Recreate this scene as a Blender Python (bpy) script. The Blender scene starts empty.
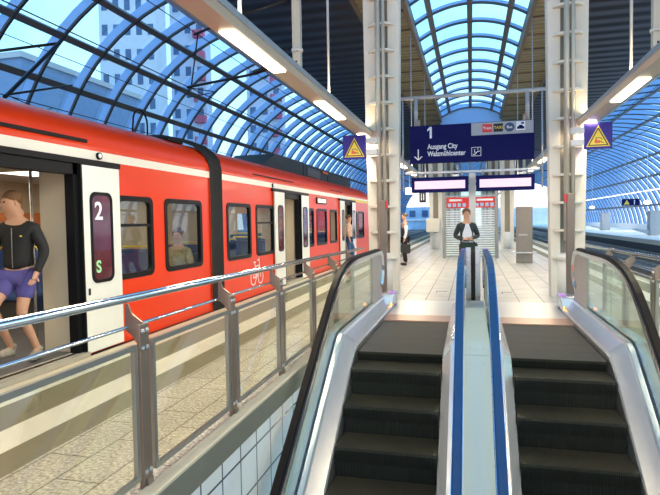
import bpy, bmesh, math, random
from mathutils import Vector, Matrix
random.seed(7)
PI = math.pi
sc = bpy.context.scene
COL = sc.collection

# ------------------------------------------------------------------ materials
MATS = {}
def nodes_of(name):
    m = bpy.data.materials.new(name); m.use_nodes = True
    nt = m.node_tree
    b = nt.nodes['Principled BSDF']
    return m, nt, b

def mat(name, col, rough=.5, metal=0., var=.12, scale=6., bump=0., bscale=40., coat=0., spec=.5, detail=4, stretch=None):
    """principled with procedural noise variation in colour, roughness and optionally bump"""
    if name in MATS: return MATS[name]
    m, nt, b = nodes_of(name)
    N, L = nt.nodes, nt.links
    tc = N.new('ShaderNodeTexCoord'); src = tc.outputs['Object']
    if stretch:
        mp = N.new('ShaderNodeMapping'); mp.inputs['Scale'].default_value = stretch
        L.new(src, mp.inputs['Vector']); src = mp.outputs['Vector']
    nz = N.new('ShaderNodeTexNoise'); nz.inputs['Scale'].default_value = scale; nz.inputs['Detail'].default_value = detail
    L.new(src, nz.inputs['Vector'])
    mx = N.new('ShaderNodeMix'); mx.data_type = 'RGBA'
    c = Vector(col)
    mx.inputs['A'].default_value = (*(c * (1 - var)), 1)
    mx.inputs['B'].default_value = (*(min(1, k * (1 + var)) for k in c), 1)
    L.new(nz.outputs['Fac'], mx.inputs['Factor'])
    L.new(mx.outputs['Result'], b.inputs['Base Color'])
    mr = N.new('ShaderNodeMapRange')
    mr.inputs['To Min'].default_value = max(0.02, rough * .85); mr.inputs['To Max'].default_value = min(1, rough * 1.15)
    L.new(nz.outputs['Fac'], mr.inputs['Value']); L.new(mr.outputs['Result'], b.inputs['Roughness'])
    b.inputs['Metallic'].default_value = metal
    b.inputs['Specular IOR Level'].default_value = spec
    b.inputs['Coat Weight'].default_value = coat
    b.inputs['Coat Roughness'].default_value = .08
    if bump:
        n2 = N.new('ShaderNodeTexNoise'); n2.inputs['Scale'].default_value = bscale
        L.new(src, n2.inputs['Vector'])
        bp = N.new('ShaderNodeBump'); bp.inputs['Strength'].default_value = bump; bp.inputs['Distance'].default_value = .01
        L.new(n2.outputs['Fac'], bp.inputs['Height']); L.new(bp.outputs['Normal'], b.inputs['Normal'])
    MATS[name] = m
    return m

def emis(name, col, strength):
    if name in MATS: return MATS[name]
    m, nt, b = nodes_of(name)
    b.inputs['Base Color'].default_value = (*[k * .5 for k in col], 1)
    b.inputs['Emission Color'].default_value = (*col, 1)
    b.inputs['Emission Strength'].default_value = strength
    MATS[name] = m
    return m

def glass(name, tint, refl=.08, rough=.02, reflcol=(1, 1, 1), top=.6):
    if name in MATS: return MATS[name]
    m, nt, b = nodes_of(name)
    N, L = nt.nodes, nt.links
    N.remove(b); out = N['Material Output']
    tr = N.new('ShaderNodeBsdfTransparent'); tr.inputs['Color'].default_value = (*tint, 1)
    gl = N.new('ShaderNodeBsdfGlossy'); gl.inputs['Roughness'].default_value = rough; gl.inputs['Color'].default_value = (*reflcol, 1)
    fr = N.new('ShaderNodeLayerWeight'); fr.inputs['Blend'].default_value = .25
    mr = N.new('ShaderNodeMapRange'); mr.inputs['To Min'].default_value = refl; mr.inputs['To Max'].default_value = top
    L.new(fr.outputs['Fresnel'], mr.inputs['Value'])
    mix = N.new('ShaderNodeMixShader')
    L.new(mr.outputs['Result'], mix.inputs['Fac']); L.new(tr.outputs[0], mix.inputs[1]); L.new(gl.outputs[0], mix.inputs[2])
    L.new(mix.outputs[0], out.inputs['Surface'])
    MATS[name] = m
    return m

def brick_mat(name, c1, c2, cm, bw, rh, mortar, axes='XY', offset=.5, rough=.5, speck=0., bump=.2, coat=0.):
    """tiles laid by a brick texture on object coordinates; axes picks the plane"""
    if name in MATS: return MATS[name]
    m, nt, b = nodes_of(name)
    N, L = nt.nodes, nt.links
    tc = N.new('ShaderNodeTexCoord'); sp = N.new('ShaderNodeSeparateXYZ'); cb = N.new('ShaderNodeCombineXYZ')
    L.new(tc.outputs['Object'], sp.inputs[0])
    L.new(sp.outputs[axes[0]], cb.inputs['X']); L.new(sp.outputs[axes[1]], cb.inputs['Y'])
    bk = N.new('ShaderNodeTexBrick')
    bk.offset = offset; bk.squash = 1
    bk.inputs['Color1'].default_value = (*c1, 1); bk.inputs['Color2'].default_value = (*c2, 1); bk.inputs['Mortar'].default_value = (*cm, 1)
    bk.inputs['Scale'].default_value = 1; bk.inputs['Brick Width'].default_value = bw; bk.inputs['Row Height'].default_value = rh
    bk.inputs['Mortar Size'].default_value = mortar; bk.inputs['Mortar Smooth'].default_value = .1
    L.new(cb.outputs[0], bk.inputs['Vector'])
    src = bk.outputs['Color']
    if speck:
        nz = N.new('ShaderNodeTexNoise'); nz.inputs['Scale'].default_value = 42; nz.inputs['Detail'].default_value = 3
        L.new(tc.outputs['Object'], nz.inputs['Vector'])
        n3 = N.new('ShaderNodeTexNoise'); n3.inputs['Scale'].default_value = 2.2; L.new(tc.outputs['Object'], n3.inputs['Vector'])
        mr = N.new('ShaderNodeMapRange'); mr.inputs['From Min'].default_value = .3; mr.inputs['From Max'].default_value = .7
        mr.inputs['To Min'].default_value = 1 - speck; mr.inputs['To Max'].default_value = 1 + speck
        L.new(nz.outputs['Fac'], mr.inputs['Value'])
        mr3 = N.new('ShaderNodeMapRange'); mr3.inputs['From Min'].default_value = .3; mr3.inputs['From Max'].default_value = .7
        mr3.inputs['To Min'].default_value = .88; mr3.inputs['To Max'].default_value = 1.08
        L.new(n3.outputs['Fac'], mr3.inputs['Value'])
        mu = N.new('ShaderNodeMath'); mu.operation = 'MULTIPLY'; L.new(mr.outputs['Result'], mu.inputs[0]); L.new(mr3.outputs['Result'], mu.inputs[1])
        vm = N.new('ShaderNodeVectorMath'); vm.operation = 'SCALE'
        L.new(src, vm.inputs[0]); L.new(mu.outputs[0], vm.inputs['Scale']); src = vm.outputs[0]
    L.new(src, b.inputs['Base Color'])
    b.inputs['Roughness'].default_value = rough; b.inputs['Coat Weight'].default_value = coat
    bp = N.new('ShaderNodeBump'); bp.inputs['Strength'].default_value = bump; bp.inputs['Distance'].default_value = .004; bp.invert = True
    L.new(bk.outputs['Fac'], bp.inputs['Height']); L.new(bp.outputs['Normal'], b.inputs['Normal'])
    MATS[name] = m
    return m

def ridged(name, c1, c2, axis, freq, rough=.45, metal=.6, bump=.6, dist=.01):
    """ribbed metal: a wave along one axis in colour and bump"""
    if name in MATS: return MATS[name]
    m, nt, b = nodes_of(name)
    N, L = nt.nodes, nt.links
    tc = N.new('ShaderNodeTexCoord')
    w = N.new('ShaderNodeTexWave'); w.bands_direction = axis; w.inputs['Scale'].default_value = freq; w.inputs['Distortion'].default_value = 0
    L.new(tc.outputs['Object'], w.inputs['Vector'])
    mx = N.new('ShaderNodeMix'); mx.data_type = 'RGBA'
    mx.inputs['A'].default_value = (*c1, 1); mx.inputs['B'].default_value = (*c2, 1)
    nz = N.new('ShaderNodeTexNoise'); nz.inputs['Scale'].default_value = 3
    L.new(tc.outputs['Object'], nz.inputs['Vector'])
    ad = N.new('ShaderNodeMath'); ad.operation = 'MULTIPLY_ADD'; ad.inputs[1].default_value = .3
    L.new(nz.outputs['Fac'], ad.inputs[0])
    mu = N.new('ShaderNodeMath'); mu.operation = 'MULTIPLY'; mu.inputs[1].default_value = .7
    L.new(w.outputs['Fac'], mu.inputs[0]); L.new(mu.outputs[0], ad.inputs[2])
    L.new(ad.outputs[0], mx.inputs['Factor']); L.new(mx.outputs['Result'], b.inputs['Base Color'])
    b.inputs['Roughness'].default_value = rough; b.inputs['Metallic'].default_value = metal
    bp = N.new('ShaderNodeBump'); bp.inputs['Strength'].default_value = bump; bp.inputs['Distance'].default_value = dist
    L.new(w.outputs['Fac'], bp.inputs['Height']); L.new(bp.outputs['Normal'], b.inputs['Normal'])
    MATS[name] = m
    return m

RED = mat('train red paint', (.75, .038, .0), .32, var=.04, coat=.15, scale=2, spec=.3)
RED2 = mat('train roof red', (.80, .045, .002), .4, var=.08, coat=.1, scale=2, spec=.3)
CREAMP = mat('train cream stripe', (.86, .80, .66), .3, var=.04)
DOORW = mat('door leaf cream paint', (.80, .80, .70), .3, var=.04, coat=.3)
BLK = mat('black rubber', (.008, .008, .009), .5, var=.3, spec=.15)
BLKG = mat('black gloss frame', (.010, .010, .010), .35, var=.3, spec=.12)
BELL = mat('bellows grey rubber', (.030, .030, .028), .6, var=.3, spec=.2)
INTB = mat('train interior beige', (.62, .52, .36), .45, var=.06)
INTW = mat('train interior white', (.70, .68, .60), .45, var=.05)
INTF = mat('train interior floor', (.09, .085, .08), .5, var=.2)
SEAT = mat('seat blue fabric', (.04, .08, .22), .85, var=.4, scale=30)
STEEL = mat('brushed steel', (.62, .62, .60), .28, .9, var=.08, stretch=(2, 60, 2), scale=5)
CHROME = mat('polished rail steel', (.72, .72, .70), .16, 1., var=.05)
POSTM = mat('bronze grey rail post', (.27, .205, .15), .36, .55, var=.2)
FRAMEM = mat('rail frame grey', (.36, .345, .29), .35, .7, var=.1)
DECKM = mat('escalator deck steel', (.80, .81, .80), .24, .7, var=.02)
CENM = mat('cover plate satin metal', (.66, .68, .62), .42, .25, var=.05, stretch=(20, 1, 1))
CREAM = mat('cream column paint', (.74, .68, .55), .45, var=.07, scale=3)
CREAM2 = mat('pale column base', (.72, .70, .64), .6, var=.1, bump=.2)
PIPE = mat('column conduit grey', (.50, .47, .38), .4, .3, var=.1)
GREYST = mat('grey painted steel', (.42, .44, .46), .4, .3, var=.1)
DPOST = mat('dark bronze post', (.17, .135, .11), .4, .5, var=.15)
REDCAP = mat('red lens', (.7, .02, .02), .3)
HRSKY = mat('handrail rubber blue sky reflection', (.004, .042, .135), .45, var=.12, spec=.25)  # black rubber; the vault sky's reflection is painted in as blue
HRSKYP = mat('handrail rubber purple sky reflection', (.14, .06, .36), .4, var=.15, spec=.3)  # sky reflection on the newel stretch, painted in as purple
HRBLK = mat('black handrail rubber', (.006, .006, .007), .45, var=.2, spec=.06)
PAVER = brick_mat('granite pavers', (.58, .54, .44), (.53, .49, .40), (.16, .14, .11), .62, .31, .006, 'YX', .5, .55, .5)
FLOORT = brick_mat('platform slabs', (.60, .565, .48), (.55, .515, .44), (.15, .135, .11), 1.3, .43, .010, 'YX', .37, .38, .10, .15, .15)
TILE = brick_mat('white wall tiles', (.84, .84, .79), (.80, .81, .77), (.11, .13, .13), .33, .33, .010, 'YZ', 0, .18, 0, .3, .5)
EDGEC = mat('edge stone cream', (.64, .57, .40), .6, var=.1, scale=20, bump=.1)
OLIVE = mat('guide strip olive', (.24, .215, .14), .7, var=.2, scale=40, bump=.2)
WHITEL = mat('white safety line', (.86, .83, .70), .5, var=.07, scale=8)
CURB = mat('curb concrete', (.17, .165, .12), .55, var=.15, scale=8, bump=.1)
CURBT = mat('curb top cream', (.55, .48, .33), .6, var=.1, scale=14)
LAND = mat('landing plate metal', (.64, .62, .57), .35, .35, var=.07, stretch=(1, 30, 1))
COMB = mat('comb plate brown reflection', (.45, .28, .20), .35, .5, var=.12)  # reddish-brown reflection near the comb, put into the metal's base colour
TREAD = ridged('step tread', (.028, .028, .02), (.10, .097, .07), 'X', 22, .4, .6, .8, .01)
RISER = ridged('step riser', (.008, .010, .007), (.04, .042, .032), 'X', 22, .5, .5, .8, .01)
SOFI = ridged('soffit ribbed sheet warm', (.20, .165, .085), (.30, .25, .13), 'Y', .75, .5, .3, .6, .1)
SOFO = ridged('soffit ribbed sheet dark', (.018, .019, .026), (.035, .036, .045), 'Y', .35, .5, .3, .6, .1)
BEAMB = mat('edge beam brown', (.16, .12, .08), .5, .2)
RIBW = mat('roof rib blue grey', (.26, .44, .74), .5, .0, var=.06)
RIBD = mat('roof rib inner flange', (.045, .05, .06), .5, .3)
PURL = mat('purlin dark steel', (.10, .10, .105), .45, .3)
RGLASS = glass('roof glass', (.84, .97, 1.0), .008, .05, top=.15)
PGLASS = glass('panel glass', (.93, .95, .90), .015, .02, top=.25)
EGLASS = glass('escalator glass', (.86, .93, .88), .03, .02, top=.45)
WGLASS = glass('train window glass', (.82, .85, .85), .02, .02, top=.14)
NAVY = mat('sign navy', (.008, .010, .085), .6, var=.04, spec=.08)
SIGNP = mat('sign purple blue', (.055, .04, .26), .5, var=.05, spec=.15)
SIGNG = mat('sign grey field', (.36, .38, .42), .4)
WHITE = mat('white lettering', (.85, .85, .85), .4, var=.02)
YEL = mat('warning yellow', (.90, .66, .06), .4, var=.03)
ORNG = mat('warning orange red', (.80, .12, .03), .4)
BLACK = mat('matt black', (.01, .01, .01), .6)
SREDM = mat('sign red', (.70, .03, .03), .4)
SCREEN = emis('display screen glow', (.92, .62, .80), .9)
LAMP = emis('lamp diffuser glow', (1.0, .86, .62), 9.0)
LAMPF = emis('far lamp glow', (1.0, .95, .85), 3.0)
TLAMP = emis('train ceiling light', (1.0, .93, .78), 4.0)
TROUGH = mat('lamp trough beige', (.60, .53, .42), .35, .3, var=.08, stretch=(1, 6, 1))
TROUGHS = mat('lamp trough side', (.50, .50, .50), .35, .6, var=.08)
BALLAST = mat('track ballast', (.09, .085, .08), .9, var=.4, scale=12, bump=.8, bscale=14)
RAILM = mat('rail steel', (.30, .28, .27), .3, .8)
SLEEP = mat('concrete sleeper', (.28, .26, .24), .8)
PFACE = mat('platform face', (.05, .065, .085), .7, var=.2)
FARP = mat('far platform surface', (.70, .69, .62), .6, var=.06)
WALLB = mat('low parapet white', (.66, .70, .74), .6, var=.06)
LBLUE = mat('distant hall cladding', (.42, .60, .82), .6, var=.3, scale=.8)
SKIN = mat('skin', (.62, .33, .20), .5, var=.1, scale=8)
WIRE = mat('overhead wire', (.02, .02, .022), .4, .5)

# ------------------------------------------------------------------ mesh builder
class MB:
    def __init__(s): s.v = []; s.f = []; s.m = []; s.sm = []
    def add(s, vs, fs, mi=0, smooth=False):
        o = len(s.v); s.v += [tuple(v) for v in vs]
        for f in fs: s.f.append([o + i for i in f]); s.m.append(mi); s.sm.append(smooth)
        return s
    def box(s, x0, x1, y0, y1, z0, z1, mi=0):
        return s.add([(x0,y0,z0),(x1,y0,z0),(x1,y1,z0),(x0,y1,z0),(x0,y0,z1),(x1,y0,z1),(x1,y1,z1),(x0,y1,z1)],
              [(0,3,2,1),(4,5,6,7),(0,1,5,4),(1,2,6,5),(2,3,7,6),(3,0,4,7)], mi)
    def bar(s, p, q, w, h, mi=0, up=(0,0,1)):
        p, q = Vector(p), Vector(q); d = (q-p).normalized(); u = Vector(up)
        if abs(d.dot(u)) > .98: u = Vector((1,0,0))
        r = d.cross(u).normalized(); u = r.cross(d)
        vs = []
        for c in (p, q):
            for a, b in ((-1,-1),(1,-1),(1,1),(-1,1)): vs.append(c + r*a*w/2 + u*b*h/2)
        return s.add(vs, [(0,1,2,3),(7,6,5,4),(0,4,5,1),(1,5,6,2),(2,6,7,3),(3,7,4,0)], mi)
    def tube(s, pts, r, n=10, mi=0, caps=True, smooth=True):
        pts = [Vector(p) for p in pts]; vs = []; fs = []
        rr = r if isinstance(r, (list, tuple)) else [r]*len(pts)
        prev = None
        for i, p in enumerate(pts):
            d = (pts[min(i+1, len(pts)-1)] - pts[max(i-1, 0)]).normalized()
            if prev is None:
                a = Vector((0,0,1)) if abs(d.z) < .9 else Vector((1,0,0))
                a = (a - d*a.dot(d)).normalized()
            else:
                a = (prev - d*prev.dot(d)).normalized()
            prev = a; b = d.cross(a)
            for k in range(n):
                t = 2*PI*k/n; vs.append(p + (a*math.cos(t) + b*math.sin(t))*rr[i])
        for i in range(len(pts)-1):
            for k in range(n):
                fs.append((i*n+k, i*n+(k+1)%n, (i+1)*n+(k+1)%n, (i+1)*n+k))
        s.add(vs, fs, mi, smooth)
        if caps:
            o = len(s.v) - len(vs)
            s.f.append([o+k for k in range(n)][::-1]); s.m.append(mi); s.sm.append(False)
            s.f.append([o+(len(pts)-1)*n+k for k in range(n)]); s.m.append(mi); s.sm.append(False)
        return s
    def sweep(s, path, prof, mi=0, closed=True, smooth=False, x=0.):
        """prof: (dx, dn) section swept on a (y,z) path in the plane x; dn along the path's normal"""
        vs = []; fs = []; n = len(prof)
        for i, (y, z) in enumerate(path):
            a = path[max(i-1, 0)]; b = path[min(i+1, len(path)-1)]
            ty, tz = b[0]-a[0], b[1]-a[1]; l = math.hypot(ty, tz) or 1; ty /= l; tz /= l
            ny, nz = tz, -ty
            for dx, dn in prof: vs.append((x+dx, y+ny*dn, z+nz*dn))
        for i in range(len(path)-1):
            for k in range(n if closed else n-1):
                fs.append((i*n+k, (i+1)*n+k, (i+1)*n+(k+1)%n, i*n+(k+1)%n))
        if closed: fs += [tuple(range(n)), tuple((len(path)-1)*n+k for k in range(n))[::-1]]
        return s.add(vs, fs, mi, smooth)
    def strip(s, lo, hi, x, t, mi=0):
        """a slab of thickness t at x between lower and upper (y,z) polylines"""
        n = len(lo); vs = []
        for dx in (-t/2, t/2):
            vs += [(x+dx, y, z) for y, z in lo] + [(x+dx, y, z) for y, z in hi]
        fs = []
        for i in range(n-1):
            fs.append((i, i+1, n+i+1, n+i)); fs.append((2*n+i, 3*n+i, 3*n+i+1, 2*n+i+1))
            fs.append((i, 2*n+i, 2*n+i+1, i+1)); fs.append((n+i, n+i+1, 3*n+i+1, 3*n+i))
        fs += [(0, n, 3*n, 2*n), (n-1, 3*n-1, 4*n-1, 2*n-1)]
        return s.add(vs, fs, mi)
    def prism(s, poly, a, b, axis='y', mi=0):
        """2-D polygon extruded from a to b along an axis"""
        def P(u, w, t): return {'y': (u, t, w), 'x': (t, u, w), 'z': (u, w, t)}[axis]
        n = len(poly); vs = [P(u, w, a) for u, w in poly] + [P(u, w, b) for u, w in poly]
        fs = [tuple(range(n)), tuple(range(2*n-1, n-1, -1))] + [(i, n+i, n+(i+1) % n, (i+1) % n) for i in range(n)]
        return s.add(vs, fs, mi)
    def ring(s, outer, inner, a, b, axis='x', mi=0):
        def P(u, w, t): return {'y': (u, t, w), 'x': (t, u, w), 'z': (u, w, t)}[axis]
        n = len(outer)
        vs = [P(*p, a) for p in outer] + [P(*p, a) for p in inner] + [P(*p, b) for p in outer] + [P(*p, b) for p in inner]
        fs = []
        for i in range(n):
            j = (i+1) % n
            fs += [(i, j, n+j, n+i), (2*n+i, 3*n+i, 3*n+j, 2*n+j), (i, 2*n+i, 2*n+j, j), (n+i, n+j, 3*n+j, 3*n+i)]
        return s.add(vs, fs, mi)
    def ball(s, c, r, seg=12, rings=8, mi=0):
        rx, ry, rz = r if isinstance(r, (tuple, list)) else (r, r, r)
        vs = [(c[0], c[1], c[2]+rz)]
        for i in range(1, rings):
            t = PI*i/rings
            for k in range(seg):
                p = 2*PI*k/seg; vs.append((c[0]+rx*math.sin(t)*math.cos(p), c[1]+ry*math.sin(t)*math.sin(p), c[2]+rz*math.cos(t)))
        vs.append((c[0], c[1], c[2]-rz)); e = len(vs)-1; fs = []
        for k in range(seg): fs.append((0, 1+k, 1+(k+1) % seg)); fs.append((e, e-seg+(k+1) % seg, e-seg+k))
        for i in range(rings-2):
            for k in range(seg):
                a = 1+i*seg; fs.append((a+k, a+seg+k, a+seg+(k+1) % seg, a+(k+1) % seg))
        return s.add(vs, fs, mi, True)
    def build(s, name, mats, parent=None, bevel=0., fixn=True):
        me = bpy.data.meshes.new(name); me.from_pydata(s.v, [], s.f)
        for m in (mats if isinstance(mats, (list, tuple)) else [mats]): me.materials.append(m)
        me.polygons.foreach_set('material_index', s.m); me.polygons.foreach_set('use_smooth', s.sm)
        if fixn:
            bm = bmesh.new(); bm.from_mesh(me); bmesh.ops.recalc_face_normals(bm, faces=bm.faces); bm.to_mesh(me); bm.free()
        me.update()
        o = bpy.data.objects.new(name, me); COL.objects.link(o)
        if parent is not None: o.parent = parent
        if bevel:
            b = o.modifiers.new('bevel', 'BEVEL'); b.width = bevel; b.segments = 2; b.limit_method = 'ANGLE'
        return o

def tag(o, label=None, cat=None, group=None, kind=None):
    if label: o['label'] = label
    if cat: o['category'] = cat
    if group: o['group'] = group
    if kind: o['kind'] = kind
    return o
def thing(name, label, cat, loc=(0,0,0), rz=0, group=None):
    o = bpy.data.objects.new(name, None); o.location = loc; o.rotation_euler = (0,0,rz); COL.objects.link(o)
    o.empty_display_size = .1
    return tag(o, label, cat, group)
def struct(name, label=None):
    o = bpy.data.objects.new(name, None); COL.objects.link(o); tag(o, label, kind='structure'); return o
def copy_tree(o, parent=None):
    c = o.copy(); COL.objects.link(c)
    if parent is not None: c.parent = parent
    for ch in list(o.children): copy_tree(ch, c)
    return c
def rrect(y0, y1, z0, z1, r, n=5):
    pts = []
    for cy, cz, a0 in ((y1-r, z1-r, 0), (y0+r, z1-r, 90), (y0+r, z0+r, 180), (y1-r, z0+r, 270)):
        for k in range(n+1):
            a = math.radians(a0+90*k/n); pts.append((cy+r*math.cos(a), cz+r*math.sin(a)))
    return pts
def text(body, size, loc, rot, m, parent, name='lettering', extrude=.002, align='LEFT', bold=0., sx=1.):
    c = bpy.data.curves.new(name, 'FONT'); c.body = body; c.size = size; c.extrude = extrude; c.align_x = align; c.offset = bold
    o = bpy.data.objects.new(name, c); c.materials.append(m); o.location = loc; o.rotation_euler = rot; o.scale = (sx, 1, 1)
    COL.objects.link(o); bpy.context.view_layer.update()
    me = bpy.data.meshes.new_from_object(o.evaluated_get(bpy.context.evaluated_depsgraph_get()))
    bpy.data.objects.remove(o)
    o = bpy.data.objects.new(name, me); o.location = loc; o.rotation_euler = rot; o.scale = (sx, 1, 1)
    COL.objects.link(o); o.parent = parent
    return o
FACE = (PI/2, 0, 0)      # lettering that faces the camera (-Y)

AREA = []
def area(name, loc, rot, sx, sy, power, col, parent=None):
    l = bpy.data.lights.new(name, 'AREA'); l.shape = 'RECTANGLE'; l.size = sx; l.size_y = sy; l.energy = power; l.color = col
    o = bpy.data.objects.new(name, l); o.location = loc; o.rotation_euler = rot; COL.objects.link(o)
    if parent is not None: o.parent = parent
    return o
# ------------------------------------------------------------------ camera
H = 1.55
F = 550.0; yaw = math.radians(14.40598); ph = math.radians(2.3); ro = -0.0168
fw = Vector((-math.sin(yaw)*math.cos(ph), math.cos(yaw)*math.cos(ph), -math.sin(ph)))
rt = Vector((math.cos(yaw), math.sin(yaw), 0)); up = rt.cross(fw)
c_, s_ = math.cos(ro), math.sin(ro)
r2 = rt*c_ + up*s_; u2 = -rt*s_ + up*c_
cd = bpy.data.cameras.new('camera'); cam = bpy.data.objects.new('camera', cd); COL.objects.link(cam)
M = Matrix((r2, u2, -fw)).transposed().to_4x4(); M.translation = (0, 0, H); cam.matrix_world = M
cd.sensor_width = 36; cd.lens = F/660*36; cd.shift_y = -4.2/660; cd.clip_start = .05; cd.clip_end = 600
sc.camera = cam

# ------------------------------------------------------------------ floor, strips, pit
TX = -4.45                    # train side plane
PE = 4.45                     # platform half width
YEND = 122.
fl = struct('floor', 'pale slab platform floor with granite pavers beside the escalator pit')
MB().box(-2.82, 2.82, 10.6, YEND, -.3, 0).build('slab_paving', FLOORT, fl)
MB().box(-2.82, -1.84, -3, 10.6, -.3, 0).build('granite_paving', PAVER, fl)
MB().box(1.90, 2.82, -3, 10.6, -.3, 0).build('granite_paving', PAVER, fl)
n = 0
for sx in (-1, 1):
    for a, b, m, lab in ((4.38, 4.47, BLACK, 'dark joint at the platform edge'), (4.02, 4.38, EDGEC, 'cream edge stone strip'), (3.92, 4.02, WHITEL, 'pale strip'),
                         (3.46, 3.92, OLIVE, 'olive ribbed guide strip'), (3.12, 3.46, WHITEL, 'white safety line'), (2.82, 3.12, OLIVE, 'olive strip inside the white line')):
        n += 1
        x0, x1 = sorted((a*sx, b*sx))
        tag(MB().box(x0, x1, -3, YEND, -.3, 0).build('trim_%d' % n, m), kind='structure')
    # outer platform face and curbs round the pit
    x0, x1 = sorted((4.30*sx, 4.46*sx))
    tag(MB().box(x0, x1, -3, YEND, -.9, -.3).build('wall_platform_%s' % ('left' if sx < 0 else 'right'), PFACE), kind='structure')
for sx, xa, nm in ((-1, -1.85, 'left'), (1, 1.91, 'right')):
    x0, x1 = sorted((xa, xa - sx*.10))
    c = MB().box(x0, x1, -3, 10.6, -.19, -.005).box(x0-.003, x1+.003, -3, 10.6, -.005, .02, 1).build('trim_curb_%s' % nm, [CURB, CURBT], None, .006)
    tag(c, 'grey concrete curb along the escalator pit', kind='structure')
    x0, x1 = sorted((xa + sx*.15, xa - sx*.075))
    w = MB().box(x0, x1, -3, 10.6, -6.5, -.19).build('wall_%s' % nm, TILE)
    w.location = (0, 0, 0); tag(w, 'white tiled wall of the escalator pit', kind='structure')
tag(MB().box(-1.78, 1.84, 10.3, 10.6, -6.5, -.3).build('wall_back', TILE), 'tiled end wall under the landing', kind='structure')
tag(MB().box(-2, 2, -4, 10.6, -6.9, -6.5).build('floor_lower', BALLAST), kind='structure')

# ground and tracks
gr = MB().box(-14, -4.3, -8, 170, -1.0, -.82).box(4.3, 11.4, -8, 170, -1.0, -.82).build('floor_trackbed', BALLAST); tag(gr, 'dark ballast of the track bed', kind='structure')
tag(MB().box(-160, -14, -20, 320, -3.2, -3).box(-14, 160, 170, 320, -3.2, -3).build('floor_ground', mat('distant ground', (.30, .33, .36), .9)), kind='structure')
def track(x, lab):
    t = thing('railway_track', lab, 'track', (x, 0, -.82))
    for s in (-1, 1):
        prof = [(-.065, 0), (.065, 0), (.065, .02), (.012, .04), (.012, .11), (.035, .12), (.035, .16), (-.035, .16), (-.035, .12), (-.012, .11), (-.012, .04), (-.065, .02)]
        MB().prism([(a + s*.75, b+.05) for a, b in prof], -5, 130).build('rail', RAILM, t)
    m = MB()
    for k in range(140): m.box(-1.25, 1.25, 2+k*.9, 2.26+k*.9, -.02, .06)
    tag(m.build('sleeper', SLEEP, t), kind='stuff')
track(-6.05, 'railway track under the red train')
track(-10.2, 'railway track behind the red train beside the glass arches')
track(6.1, 'railway track next to the right edge of the platform')
track(9.6, 'railway track beside the far opposite platform')

# ------------------------------------------------------------------ escalators
def hz_path(top=1.04, off=.85, yend=-.6, newel=True):
    """handrail centre line as (y,z), from the newel end down the incline"""
    p = []
    if newel:
        r = .33; cy = 9.42
        for k in range(9):
            a = math.radians(-70 + 160*k/8); p.append((cy + r*math.cos(a), top - r + r*math.sin(a)))
    p += [(9.0, top), (8.4, top), (7.9, top)]
    y1, y0 = 7.6, 6.05
    z0 = off-(6.35-y0)*.7
    P0, P3 = Vector((y1, top)), Vector((y0, z0)); P1 = P0 + Vector((-.60, 0)); P2 = P3 + Vector((.45, .45*.7))
    for k in range(9):
        t = k/8; q = P0*(1-t)**3 + P1*3*t*(1-t)**2 + P2*3*t*t*(1-t) + P3*t**3; p.append((q.x, q.y))
    y = y0
    while y > yend:
        y -= .5; p.append((y, off-(6.35-y)*.7))
    return p
def surf(y, top, off):       # curve of decks and steps: flat, then 35 degrees, softened
    f = top; i = off-(6.35-y)*.7
    k = .12; d = f-i
    return min(f, i) - max(0, k-abs(d))**2/(4*k)

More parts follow.
